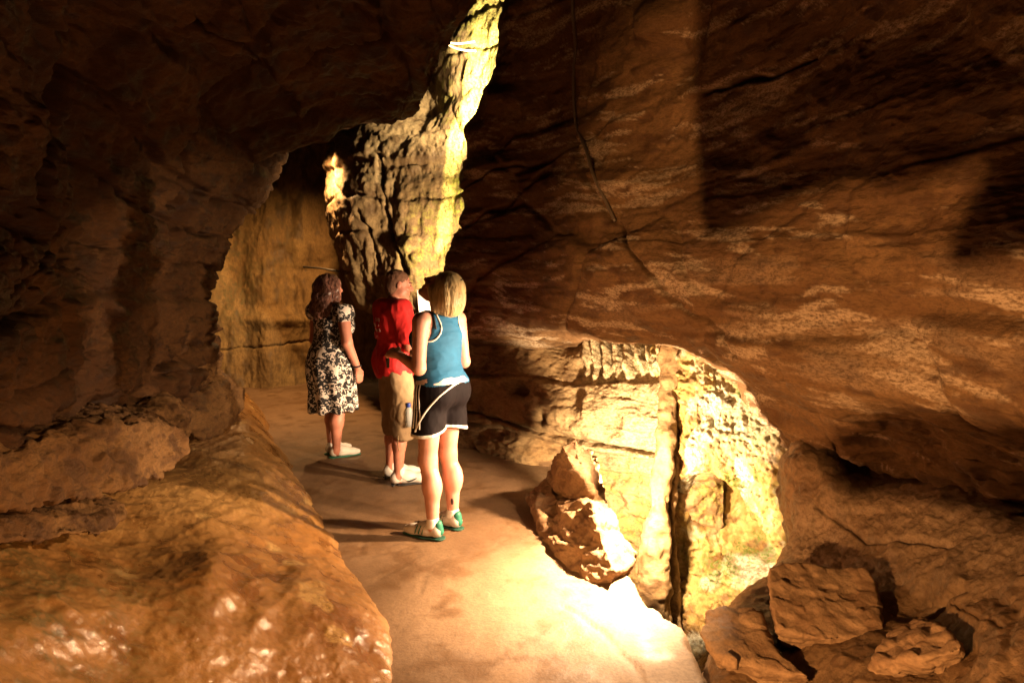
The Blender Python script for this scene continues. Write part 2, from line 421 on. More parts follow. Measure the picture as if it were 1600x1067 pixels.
tag(o_flow, 'smooth wet orange flowstone mound sloping down to the path', 'flowstone', kind='structure')

# ---- floor ------------------------------------------------------------------
rim = np.array([G(*q)[:2] for q in [(1125,1110),(1100,1042),(1062,975),(1008,942),(968,892),(930,835),(895,770),(860,722),(820,700)]])
rim = np.vstack([[rim[0, 0]+0.05, 1.0], rim, [rim[-1, 0]-0.6, 7.5]])
def rim_dist(xy):
    """positive on the pit side"""
    best = np.full(len(xy), 1e9); sg = np.ones(len(xy))
    for a, b in zip(rim[:-1], rim[1:]):
        ab = b-a; t = np.clip(((xy-a)@ab)/(ab@ab), 0, 1)
        dv = xy-a-t[:, None]*ab; d = np.linalg.norm(dv, axis=1)
        cr = ab[0]*(xy[:, 1]-a[1]) - ab[1]*(xy[:, 0]-a[0])
        up = d < best
        best = np.where(up, d, best); sg = np.where(up, np.where(cr < 0, 1, -1), sg)
    return best*sg
nx, ny = 420, 620
xs = np.linspace(-5.5, 2.2, nx); ys = 0.1 + 11.4*np.linspace(0, 1, ny)**1.5
gx, gy = np.meshgrid(xs, ys)
XY = np.stack([gx.ravel(), gy.ravel()], 1)
X3 = np.stack([XY[:, 0], XY[:, 1], XY[:, 0]*0], 1).astype(np.float32)
rd = rim_dist(XY) + 0.06*fbm(X3*3.5, 3, 5) + 0.02*fbm(X3*14, 2, 6)
Z = 0.018*fbm(X3*1.1, 3, 71) + 0.006*fbm(X3*6, 3, 72) + 0.0015*fbm(X3*30, 2, 73)
Z -= 0.05*sstep(-0.45, 0.0, rd)*0.4
Z -= 1.7*sstep(0.0, 0.42, rd) * (1+0.2*fbm(X3*4, 3, 75))
ck = np.abs(fbm(X3*np.array([1.3, 1.3, 1]), 3, 77)); Z -= 0.006*np.exp(-(ck/0.012)**2)*sstep(0.0, 0.3, fbm(X3*0.8, 2, 78))
fc = np.array([G(*q)[:2] for q in [(880,948),(925,975),(965,1010),(1000,1062)]]); fb = np.full(len(XY), 9.0); wob = XY + 0.03*np.stack([fbm(X3*7, 3, 81), fbm(X3*7, 3, 82)], 1)
for a_, b_ in zip(fc[:-1], fc[1:]):
    ab = b_-a_; t = np.clip(((wob-a_)@ab)/(ab@ab), 0, 1); fb = np.minimum(fb, np.linalg.norm(wob-a_-t[:, None]*ab, axis=1))
Z -= 0.012*np.exp(-(fb/0.010)**2)
V = np.stack([XY[:, 0]+0.05*fbm(X3*5+9, 2, 79)*sstep(-0.02, 0.2, rd), XY[:, 1], Z], 1)
idx = np.arange(nx*ny).reshape(ny, nx)
F = np.stack([idx[:-1, :-1], idx[:-1, 1:], idx[1:, 1:], idx[1:, :-1]], -1).reshape(-1, 4)
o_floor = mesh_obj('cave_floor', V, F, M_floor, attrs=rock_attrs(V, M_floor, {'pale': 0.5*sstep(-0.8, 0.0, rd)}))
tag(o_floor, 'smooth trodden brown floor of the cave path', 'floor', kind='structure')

# ---- wall of the far chamber ---------------------------------------------------
back_net = [
 row((180,60,10.2),(300,60,10.6),(400,60,10.9),(480,60,10.7),(560,60,10.5),(680,60,10.4),(820,60,10.0)),
 row((180,220,10.0),(300,220,10.4),(400,220,10.9),(480,220,10.7),(560,220,10.5),(680,220,10.4),(820,220,10.0)),
 row((180,330,9.8),(300,330,10.2),(380,330,10.5),(450,330,10.4),(530,330,10.6),(680,330,10.4),(820,330,10.0)),
 row((180,430,9.7),(300,430,10.0),(370,430,10.2),(440,430,10.3),(520,430,10.6),(680,430,10.4),(820,430,10.0)),
 row((180,520,9.7),(300,520,10.0),(370,520,10.1),(440,520,10.2),(520,520,10.6),(680,520,10.4),(820,520,10.0)),
 row((180,590,9.6),(300,590,9.9),(370,590,9.95),(440,590,10.1),(520,590,10.6),(680,590,10.3),(820,590,9.9)),
 row((180,640,9.4),(300,640,9.7),(370,640,9.8),(440,640,9.9),(520,640,10.4),(680,640,10.2),(820,640,9.8)),
]
pb = Patch(back_net, 330, 330)
pb.rocky(big=0.22, bs=0.9, mid=0.05, ms=2.2, fine=0.010, fs=8, strata=0.015, sk=1.6, groove=0.012, seed=131, flat=0.5)
pb.crack([(330,545),(400,543),(470,535),(520,520)], 2.0, 0.06, 6, 1)
pb.blocky(0.06, 1.5, 0.5, 0.015, 0.6, 461)
pb.bump(375, 440, 18, 50, -0.15); pb.bump(420, 560, 20, 60, 0.18); pb.bump(440, 500, 60, 12, 0.15)
pb.apply(); pb.rocky(big=0, mid=0.015, ms=7, fine=0.008, fs=20, seed=137, flat=0.6); pb.apply()
pb.addattr('moss', 0.8*pb.mask(370, 440, 35, 90, 0.7)+0.4*pb.mask(440, 380, 30, 90, 0.7))
o_back = pb.build('chamber_wall', M_back)
tag(o_back, 'ochre streaked rock wall closing the far chamber', 'cave wall', kind='structure')

# ---- lit rock face below the chimney ----------------------------------------------
mid_net = [
 row((620,-260,9.2),(600,-260,8.6),(640,-260,8.5),(690,-260,8.6),(730,-260,8.7),(770,-260,8.5),(820,-260,8.0),(900,-260,7.4)),
 row((600,-80,9.4),(590,-80,8.8),(635,-80,8.7),(690,-80,8.7),(730,-80,8.7),(775,-80,8.5),(820,-80,8.0),(900,-80,7.5)),
 row((590,40,9.6),(580,40,8.9),(630,40,8.7),(690,45,8.5),(730,40,8.3),(770,40,8.1),(815,40,7.9),(900,40,7.5)),
 row((580,130,9.8),(565,130,8.8),(620,130,8.35),(680,130,8.2),(720,130,8.1),(760,130,7.95),(800,130,7.8),(900,130,7.5)),
 row((545,215,9.8),(532,215,8.65),(580,215,8.15),(640,215,7.95),(695,215,7.95),(735,215,7.95),(780,215,7.7),(900,215,7.5)),
 row((535,265,9.8),(515,265,8.6),(560,265,8.0),(620,270,7.75),(680,270,7.8),(720,270,7.8),(770,270,7.6),(900,270,7.5)),
 row((530,320,9.8),(512,320,8.6),(555,325,7.95),(620,330,7.65),(680,330,7.7),(720,330,7.75),(770,330,7.6),(900,330,7.5)),
 row((550,400,9.8),(535,400,8.5),(570,400,7.95),(625,400,7.65),(680,400,7.65),(720,400,7.7),(770,400,7.6),(900,400,7.5)),
 row((575,450,9.8),(552,450,8.5),(585,450,8.0),(630,450,7.75),(680,450,7.7),(720,450,7.75),(770,450,7.65),(900,450,7.5)),
 row((600,490,9.9),(575,487,8.7),(605,492,8.2),(640,500,7.95),(685,505,7.9),(720,505,7.9),(770,505,7.8),(900,505,7.6)),
 row((630,500,10.0),(610,500,9.4),(640,515,9.0),(665,525,8.8),(695,530,8.6),(730,530,8.5),(780,530,8.3),(900,530,8.0)),
 row((640,500,10.4),(630,500,10.2),(655,515,10.0),(680,525,9.8),(710,530,9.6),(740,530,9.4),(790,530,9.0),(900,530,8.6)),
]
pm = Patch(mid_net, 480, 260)
pm.rocky(big=0.16, bs=1.3, mid=0.04, ms=2.6, fine=0.016, fs=10, strata=0.03, sk=2.2, groove=0.04, seed=171, flat=0.55)
X = pm.S
fl = fbm(np.stack([X[:, 0]*6, X[:, 1]*6, X[:, 2]*1.1], 1), 3, 177, ridged=True)
pm.disp((0.04*fl).astype(np.float32))
pm.blocky(0.035, 0.8, 0.6, 0.02, 0.8, 471)
pm.crack([(590,240),(596,300),(600,360),(625,400),(640,420)], 5, 0.14, 8, 3)
pm.crack([(560,330),(575,380),(590,430)], 4, 0.10, 8, 4)
pm.bump(655, 130, 45, 55, -0.5); pm.bump(636, 385, 18, 9, 0.09); pm.bump(652, 402, 14, 10, 0.08)
pm.bump(750, 200, 20, 120, -0.1)
pm.apply(); pm.rocky(big=0, mid=0.02, ms=7, fine=0.010, fs=20, seed=181, flat=0.7); pm.apply()
pm.addattr('moss', 0.5*pm.mask(735, 30, 45, 60, 0.8)+0.9*pm.mask(718, 300, 18, 40, 0.6)+0.5*pm.mask(690, 140, 16, 50, 0.6)+0.4*pm.mask(670,380,40,60,0.8))
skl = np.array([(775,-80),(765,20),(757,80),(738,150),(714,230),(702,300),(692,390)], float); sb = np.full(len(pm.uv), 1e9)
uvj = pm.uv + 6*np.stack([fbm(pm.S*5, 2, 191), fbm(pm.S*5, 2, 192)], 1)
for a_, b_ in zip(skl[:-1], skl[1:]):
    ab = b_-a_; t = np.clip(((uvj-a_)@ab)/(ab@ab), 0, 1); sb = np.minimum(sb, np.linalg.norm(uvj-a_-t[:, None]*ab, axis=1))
lit_streak = 1-sstep(0.6, 1.25, sb/np.interp(pm.uv[:, 1], [0, 120, 250, 390], [22, 20, 14, 9]))
pm.addattr('pale', 0.95*lit_streak)  # streak of raking lamp light painted into the rock colour
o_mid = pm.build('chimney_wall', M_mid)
tag(o_mid, 'fluted rock face with a painted lit streak below the chimney slot', 'cave wall', kind='structure')

# ---- right wall, overhanging block ---------------------------------------------------
right_net = [
 row((840,-420,5.5),(815,-420,4.6),(880,-420,4.1),(1000,-420,3.6),(1100,-420,3.1),(1300,-420,2.3),(1500,-420,1.8),(1800,-420,1.2),(2300,-420,0.8)),
 row((850,-200,6.2),(800,-200,5.1),(880,-200,4.6),(1000,-200,4.1),(1100,-200,3.6),(1300,-200,2.7),(1500,-200,2.1),(1800,-200,1.5),(2300,-200,0.9)),
 row((850,0,6.5),(785,0,5.6),(880,0,5.0),(1000,10,4.45),(1090,0,4.0),(1300,0,3.0),(1500,0,2.3),(1800,0,1.65),(2300,0,1.0)),
 row((840,120,6.9),(770,120,5.9),(880,130,5.3),(1000,130,4.6),(1090,130,4.1),(1300,140,3.0),(1500,140,2.3),(1800,140,1.65),(2300,140,1.0)),
 row((810,235,7.0),(732,235,6.2),(860,230,5.5),(980,240,4.7),(1090,240,4.15),(1300,250,3.0),(1500,250,2.3),(1800,250,1.65),(2300,250,1.0)),
 row((800,330,7.0),(724,330,6.2),(850,330,5.5),(970,340,4.6),(1085,350,4.0),(1300,340,2.9),(1500,340,2.25),(1800,340,1.6),(2300,340,1.0)),
 row((790,420,7.0),(705,420,6.2),(830,430,5.4),(960,430,4.5),(1080,440,3.9),(1300,450,2.8),(1500,450,2.2),(1800,450,1.55),(2300,450,1.0)),
 row((780,500,6.9),(712,505,6.1),(850,518,5.3),(960,516,4.75),(1060,518,4.25),(1240,592,3.1),(1450,612,2.45),(1800,635,1.65),(2300,640,1.05)),
 row((780,530,7.2),(720,525,6.5),(850,535,5.9),(960,530,5.3),(1065,535,4.75),(1245,632,3.55),(1450,660,2.9),(1800,690,2.0),(2300,700,1.2)),
 row((790,545,7.7),(735,545,7.2),(860,548,6.6),(965,545,6.0),(1075,550,5.4),(1255,690,4.1),(1440,740,3.3),(1800,790,2.2),(2300,800,1.3)),
 row((800,550,8.2),(745,555,7.8),(870,555,7.2),(975,555,6.7),(1085,560,6.0),(1265,760,4.2),(1430,810,3.35),(1800,850,2.2),(2300,880,1.3)),
]
pr = Patch(right_net, 440, 560)
pr.rocky(big=0.10, bs=1.1, mid=0.022, ms=3.0, fine=0.007, fs=14, strata=0.010, sk=7.5, groove=0.004, seed=211, tilt=(0.12, 0.0), flat=1.7)
pr.blocky(0.026, 1.1, 0.5, 0.016, 1.7, 421)
pr.disp((0.008*sstep(260, 400, pr.uv[:, 1])*fbm(pr.S*np.array([1.6, 1.6, 22]), 3, 433, ridged=True)).astype(np.float32))
pr.crack([(962,345),(1000,405),(1060,455),(1110,500),(1150,550)], 4, 0.06, 5, 2)
pr.crack([(1210,560),(1225,600)], 3, 0.05, 3, 3)
pr.crack([(720,355),(780,325),(830,290),(860,270)], 4, 0.06, 8, 4)
pr.crack([(725,300),(770,270),(850,255)], 4, 0.05, 8, 5)
pr.crack([(930,90),(900,210),(950,340)], 6, 0.05, 6, 6)
pr.crack([(1090,150),(1180,120),(1260,90)], 6, 0.06, 8, 7)
pr.bump(1030, 30, 32, 34, 0.16, 4); pr.bump(1060, 90, 20, 40, -0.10); 
pr.bump(790, 150, 25, 18, 0.10); pr.bump(770, 260, 36, 26, 0.12); pr.bump(750, 210, 22, 20, 0.08); pr.bump(740, 290, 20, 26, 0.08)
pr.bump(970, 290, 60, 24, 0.06); pr.bump(1020, 470, 40, 30, 0.05)
pr.apply()
low = sstep(0, 40, pr.uv[:, 1]-np.interp(pr.uv[:, 0], [1060, 1240, 1450, 1800], [530, 610, 632, 650]))*(pr.uv[:, 0] > 1050)
pr.disp((0.07*low*fbm(pr.S*np.array([3, 3, 8]), 4, 231, ridged=True)).astype(np.float32)); pr.apply()
pr.rocky(big=0.0, mid=0.006, ms=10, fine=0.004, fs=34, seed=223, flat=3.0); pr.apply()
pr.addattr('pale', 0.35*pr.mask(1300, 520, 330, 130, 0.5)*sstep(0.0, 0.25, fbm(pr.S*np.array([1.5, 1.5, 14]), 4, 239)))
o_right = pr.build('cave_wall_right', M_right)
tag(o_right, 'massive banded brown rock wall overhanging the lit pit', 'cave wall', kind='structure')

# ---- layered lower wall behind the rim --------------------------------------------------
lower_net = [
 row((640,460,6.9),(720,480,6.7),(800,490,6.4),(900,490,6.0),(1000,490,5.7),(1060,490,5.5),(1130,490,5.3)),
 row((660,540,6.8),(720,545,6.55),(800,545,6.2),(900,545,5.8),(1000,545,5.45),(1060,545,5.25),(1130,545,5.1)),
 row((670,600,6.7),(722,600,6.45),(800,600,6.05),(900,600,5.65),(1000,600,5.3),(1060,600,5.1),(1130,600,5.0)),
 row((680,650,6.6),(725,650,6.4),(800,650,5.95),(900,650,5.55),(1000,650,5.2),(1060,650,5.05),(1130,650,4.95)),
 row((690,700,6.5),(728,695,6.3),(800,705,5.85),(900,705,5.5),(1000,705,5.15),(1060,705,5.0),(1130,705,4.9)),
 row((700,760,6.4),(735,760,6.2),(810,760,5.8),(900,760,5.45),(1000,760,5.1),(1060,760,5.0),(1130,760,4.9)),
 row((700,860,6.3),(740,860,6.1),(815,860,5.7),(900,860,5.4),(1000,860,5.05),(1060,860,4.95),(1130,860,4.9)),
 row((700,1000,6.2),(740,1000,6.0),(820,1000,5.6),(900,1000,5.3),(1000,1000,5.0),(1060,1000,4.9),(1130,1000,4.85)),
]
pw = Patch(lower_net, 360, 360)
pw.rocky(big=0.14, bs=1.6, mid=0.034, ms=3.6, fine=0.009, fs=13, strata=0.0, seed=251, flat=1.3)
pw.shelf([(715,590),(800,592),(860,600),(930,602),(1060,598)], -0.10, 5, 6, 1)
pw.shelf([(720,655),(800,672),(880,690),(960,708),(1060,720)], 0.10, 4, 6, 2)
pw.crack([(720,640),(780,655),(850,672),(930,692),(1040,706)], 5, 0.10, 5, 3)
pw.blocky(0.04, 0.9, 0.7, 0.0, 2.4, 441)
pw.disp((0.012*fbm(pw.S*np.array([3, 3, 14]), 3, 453, ridged=True)).astype(np.float32))
pw.bump(815, 612, 16, 14, -0.2); pw.bump(856, 655, 7, 9, -0.12)
X = pw.S
fl = np.sin(X[:, 0]*70+4*fbm(X*2, 2, 255)) + fbm(np.stack([X[:, 0]*26, X[:, 1]*4, X[:, 2]*1.2], 1), 2, 257)
cm = sstep(900, 935, pw.uv[:, 0])*sstep(505, 525, pw.uv[:, 1])*(1-sstep(575, 606, pw.uv[:, 1]+14*fbm(X*9, 2, 259)))
pw.disp((cm*(0.07+0.07*fl)).astype(np.float32))
nod = sstep(705, 740, pw.uv[:, 1])*sstep(900, 930, pw.uv[:, 0])
pw.disp((0.03*nod*fbm(X*9, 3, 261, ridged=True)).astype(np.float32))
pw.apply(); pw.rocky(big=0, mid=0.014, ms=9, fine=0.006, fs=28, seed=263, flat=1.3); pw.apply()
pw.addattr('pale', 0.8*cm+0.5*pw.mask(1000, 650, 90, 120, 0.6))
pw.addattr('moss', 0.7*nod)
o_low = pw.build('layered_wall', M_lower)
tag(o_low, 'layered lower rock wall with fluted drapery under the overhang', 'cave wall', kind='structure')

# ---- nodular wall of the pit -----------------------------------------------------------
pit_net = [
 row((1030,520,5.3),(1060,520,5.1),(1110,520,5.0),(1160,530,4.9),(1220,560,4.8),(1300,590,4.7),(1400,600,4.6)),
 row((1030,580,5.2),(1060,580,4.9),(1110,580,4.75),(1160,590,4.7),(1220,610,4.5),(1290,640,4.4),(1400,640,4.3)),
 row((1030,650,5.2),(1060,650,4.85),(1110,650,4.7),(1160,660,4.6),(1220,670,4.35),(1290,690,4.15),(1400,690,4.0)),
 row((1030,730,5.2),(1060,735,4.8),(1110,745,4.6),(1160,755,4.45),(1220,765,4.2),(1275,770,3.9),(1400,780,3.7)),
 row((1030,770,5.2),(1060,780,4.95),(1110,800,4.8),(1160,830,4.6),(1220,850,4.2),(1260,850,3.8),(1400,850,3.5)),
 row((1030,850,5.2),(1060,850,4.9),(1110,870,4.75),(1160,900,4.55),(1210,910,4.15),(1260,910,3.7),(1400,910,3.4)),
 row((1030,930,5.1),(1060,930,4.8),(1110,940,4.6),(1150,960,4.35),(1200,970,4.0),(1260,970,3.6),(1400,970,3.3)),
 row((1030,1060,4.8),(1060,1060,4.5),(1110,1060,4.2),(1150,1060,3.9),(1200,1060,3.7),(1260,1060,3.4),(1400,1060,3.1)),
]
pp = Patch(pit_net, 360, 260)
pp.rocky(big=0.15, bs=2.0, mid=0.045, ms=5, fine=0.016, fs=16, seed=291)
for t_ in np.linspace(0, 1, 7): pp.bump(1090+105*t_, 770+120*t_, 28, 26, -0.17)
nodm = fbm(pp.S*17, 2, 295, ridged=True)
pp.disp((0.026*nodm).astype(np.float32))
pp.apply(); pp.rocky(big=0, mid=0.010, ms=14, fine=0.006, fs=40, seed=299); pp.apply()
pp.addattr('moss', 0.7*sstep(0.05, 0.3, fbm(pp.S*4.5, 3, 296))*pp.mask(1190, 760, 110, 180, 0.5)+0.7*pp.mask(1180, 720, 50, 120, 0.7)+pp.mask(1262, 700, 16, 40, 0.6)+0.9*pp.mask(1120, 880, 60, 60, 0.7)+0.5*pp.mask(1210, 610, 50, 30, 0.6))
pp.addattr('pale', 0.8*pp.mask(1190, 650, 70, 60, 0.7)+0.6*sstep(0.1, 0.35, fbm(pp.S*6, 3, 297)))
o_pit = pp.build('pit_wall', M_moss)
tag(o_pit, 'knobbly yellow mossy rock wall of the bright pit', 'cave wall', kind='structure')

# ---- sloping rock to the right of the pit -------------------------------------------------
slope_net = [
 row((1235,700,4.0),(1300,660,4.0),(1380,680,3.8),(1480,740,3.3),(1620,790,2.7),(1850,820,1.9),(2300,850,1.1)),
 row((1242,740,3.7),(1295,735,3.6),(1370,750,3.45),(1480,785,3.0),(1620,815,2.4),(1850,840,1.75),(2300,860,1.05)),
 row((1250,800,3.65),(1300,805,3.45),(1380,815,3.2),(1480,830,2.8),(1620,850,2.2),(1850,870,1.65),(2300,880,1.0)),
 row((1215,890,3.5),(1290,880,3.25),(1380,880,2.95),(1480,885,2.55),(1620,895,2.05),(1850,900,1.55),(2300,910,0.95)),
 row((1150,965,3.2),(1270,960,2.9),(1380,950,2.6),(1480,950,2.3),(1620,950,1.9),(1850,950,1.45),(2300,950,0.9)),
 row((1108,1030,2.75),(1250,1030,2.5),(1370,1020,2.25),(1480,1015,2.05),(1620,1010,1.7),(1850,1010,1.35),(2300,1010,0.85)),
 row((1100,1095,2.45),(1240,1100,2.25),(1360,1100,2.0),(1480,1095,1.8),(1620,1090,1.5),(1850,1080,1.2),(2300,1080,0.8)),
 row((1105,1300,1.85),(1240,1300,1.7),(1360,1300,1.55),(1480,1300,1.4),(1620,1300,1.2),(1850,1300,1.0),(2300,1300,0.7)),
]
slope_net = [[q[0]+np.array([0.10, 0.12, -0.9])] + q for q in slope_net]
ps = Patch(slope_net, 330, 420)
ps.rocky(big=0.07, bs=1.6, mid=0.022, ms=3.6, fine=0.007, fs=14, strata=0.02, sk=5, groove=0.02, seed=331, tilt=(-0.3, 0.3))
ps.bump(1290, 760, 50, 60, 0.10); ps.bump(1430, 930, 40, 30, -0.05)
ps.blocky(0.014, 0.8, 0.6, 0.006, 1.5, 481)
ps.crack([(1430,940),(1470,920),(1500,915)], 4, 0.04, 4, 1)
ps.crack([(1475,930),(1530,960),(1570,985)], 4, 0.03, 5, 2)
ps.crack([(1280,800),(1360,850),(1420,852),(1480,850)], 4, 0.03, 8, 3)
ps.apply(); ps.rocky(big=0, mid=0.012, ms=10, fine=0.005, fs=34, seed=337); ps.apply()
ps.addattr('pale', 0.4*ps.mask(1500, 830, 160, 70, 0.8)+0.5*ps.mask(1250,850,70,60,0.7))
ps.addattr('moss', 0*ps.d)
o_slope = ps.build('sloping_rock', M_wetright)
tag(o_slope, 'rough brown rock slope running under the overhanging wall', 'rock slope', kind='structure')

# =================================================================== solid shapes from distance fields
class Field:
    def __init__(s, lo, hi, h):
        s.lo = np.array(lo, float); s.h = h
        s.n = np.ceil((np.array(hi, float)-s.lo)/h).astype(int)+1
        s.f = np.full(s.n, 0.3, np.float32)
    def sub(s, lo, hi):
        a = np.clip(np.floor((np.array(lo)-s.lo)/s.h).astype(int), 0, s.n)
        b = np.clip(np.ceil((np.array(hi)-s.lo)/s.h).astype(int)+1, 0, s.n)
        if np.any(b <= a): return None, None
        ax = [s.lo[i]+s.h*np.arange(a[i], b[i]) for i in range(3)]
        Xg = np.stack(np.meshgrid(*ax, indexing='ij'), -1).astype(np.float32)
        return tuple(slice(a[i], b[i]) for i in range(3)), Xg
    def add(s, prim, grow=0.0, cut=False):
        k = prim.get('k', 0.03); m = k + 0.05 + abs(grow)
        lo, hi = prim['bb']
        sl, X = s.sub(np.array(lo)-m, np.array(hi)+m)
        if sl is None: return
        d = prim['fn'](X) - grow
        f = s.f[sl]
        if cut or prim.get('cut'):
            a, b = f, -d
            h = np.clip(0.5-0.5*(b-a)/-k, 0, 1) if False else np.clip(0.5+0.5*(b-a)/k, 0, 1)
            s.f[sl] = a*(1-h)+b*h + k*h*(1-h)
        else:
            h = np.clip(0.5+0.5*(f-d)/k, 0, 1)
            s.f[sl] = f*(1-h)+d*h - k*h*(1-h)
    def grid(s):
        ax = [s.lo[i]+s.h*np.arange(s.n[i]) for i in range(3)]
        return np.meshgrid(*ax, indexing='ij')
    def mesh(s):
        f = s.f.copy()
        f[0] = f[-1] = 0.3; f[:, 0] = f[:, -1] = 0.3; f[:, :, 0] = f[:, :, -1] = 0.3
        neg = f < 0
        c = np.zeros(tuple(s.n-1), np.int8)
        for i in (0, 1):
            for j in (0, 1):
                for k in (0, 1):
                    c += neg[i:i+s.n[0]-1, j:j+s.n[1]-1, k:k+s.n[2]-1]
        act = np.argwhere((c > 0) & (c < 8))
        vid = np.full(tuple(s.n-1), -1, np.int32); vid[tuple(act.T)] = np.arange(len(act))
        acc = np.zeros((len(act), 3)); cnt = np.zeros(len(act))
        cor = [(i, j, k) for i in (0, 1) for j in (0, 1) for k in (0, 1)]
        val = {q: f[act[:, 0]+q[0], act[:, 1]+q[1], act[:, 2]+q[2]] for q in cor}
        for q in cor:
            for a in range(3):
                if q[a] == 0:
                    r = list(q); r[a] = 1; r = tuple(r)
                    va, vb = val[q], val[r]; x = (va < 0) != (vb < 0)
                    t = np.where(x, va/np.where(va == vb, 1, va-vb), 0)
                    p = np.array(q, float)[None, :]+0*acc; p[:, a] += t
                    acc[x] += p[x]; cnt[x] += 1
        V = s.lo + s.h*(act + acc/cnt[:, None])
        Fs = []
        for a in range(3):
            b, cc = (a+1) % 3, (a+2) % 3
            sl0 = [slice(None)]*3; sl1 = [slice(None)]*3
            sl0[a] = slice(0, s.n[a]-1); sl1[a] = slice(1, s.n[a])
            x = neg[tuple(sl0)] != neg[tuple(sl1)]
            e = np.argwhere(x)
            ok = (e[:, b] > 0) & (e[:, cc] > 0) & (e[:, b] < s.n[b]-1) & (e[:, cc] < s.n[cc]-1)
            e = e[ok]
            if not len(e): continue
            sg = neg[tuple(e.T)]
            qd = []
            for db, dc in ((-1, -1), (0, -1), (0, 0), (-1, 0)):
                g = e.copy(); g[:, b] += db; g[:, cc] += dc; qd.append(vid[tuple(g.T)])
            qd = np.stack(qd, 1); qd[~sg] = qd[~sg][:, ::-1]
            Fs.append(qd)
        return V, np.concatenate(Fs)
def A(*x): return np.array(x, float)
def cone(a, b, ra, rb, k=0.03, **kw):
    a = np.asarray(a, float); b = np.asarray(b, float)
    def fn(X):
        ab = b-a; t = np.clip(((X-a)@ab)/max(ab@ab, 1e-9), 0, 1)
        return np.linalg.norm(X-a-t[..., None]*ab, axis=-1) - (ra+(rb-ra)*t)
    r = max(ra, rb)
    return dict(fn=fn, bb=(np.minimum(a, b)-r, np.maximum(a, b)+r), k=k, **kw)
def ell(c, r, k=0.03, rot=None, **kw):
    c = np.asarray(c, float); r = np.asarray(r, float)
    R = np.eye(3) if rot is None else np.array(rot)
    def fn(X):
        q = (X-c)@R
        k0 = np.linalg.norm(q/r, axis=-1); k1 = np.linalg.norm(q/(r*r), axis=-1)
        return k0*(k0-1)/np.maximum(k1, 1e-6)
    m = r.max()
    return dict(fn=fn, bb=(c-m, c+m), k=k, **kw)
def chain(pts, rad, k=0.015):
    return [cone(pts[i], pts[i+1], rad[i], rad[i+1], k) for i in range(len(pts)-1)]
def solid(prims, h, lo, hi, grow=0.0, post=None):
    F = Field(lo, hi, h)
    for p in prims: F.add(p, grow if not p.get('cut') else 0)
    if post: post(F)
    return F.mesh()
def clampf(F, fn, k=0.004):
    """intersect with the region where fn(x,y,z) < 0"""
    x, y, z = F.grid()
    F.f = np.maximum(F.f, fn(x, y, z).astype(np.float32))
def tube(pts, r, n=8, closed=False):
    pts = np.array(pts, float); m = len(pts)
    V = []; 
    T = np.gradient(pts, axis=0); T /= np.maximum(np.linalg.norm(T, axis=1, keepdims=True), 1e-9)
    up = A(0.1, 0.2, 1.0)
    for i in range(m):
        a = np.cross(T[i], up); a /= max(np.linalg.norm(a), 1e-9); b = np.cross(T[i], a)
        rr = r[i] if hasattr(r, '__len__') else r
        for j in range(n):
            t = 2*math.pi*j/n; V.append(pts[i]+rr*(math.cos(t)*a+math.sin(t)*b))
    Fq = [[i*n+j, i*n+(j+1) % n, (i+1)*n+(j+1) % n, (i+1)*n+j] for i in range(m-1) for j in range(n)]
    V.append(pts[0]); V.append(pts[-1]); 
    for j in range(n):
        Fq.append([m*n, (j+1) % n, j, j]); Fq.append([m*n+1, (m-1)*n+j, (m-1)*n+(j+1) % n, (m-1)*n+(j+1) % n])
    return np.array(V), Fq
def tube_obj(name, pts, r, mat, parent=None, n=8):
    V, Fq = tube(pts, r, n)
    me = bpy.data.meshes.new(name)
    me.from_pydata([tuple(v) for v in V], [], [tuple(dict.fromkeys(f)) for f in Fq]); me.validate()
    for p in me.polygons: p.use_smooth = True
    o = bpy.data.objects.new(name, me); COL.objects.link(o); me.materials.append(mat)
    if parent: o.parent = parent
    return o
def spline(pts, m):
    pts = np.array(pts, float); return cr_matrix(len(pts), m)@pts

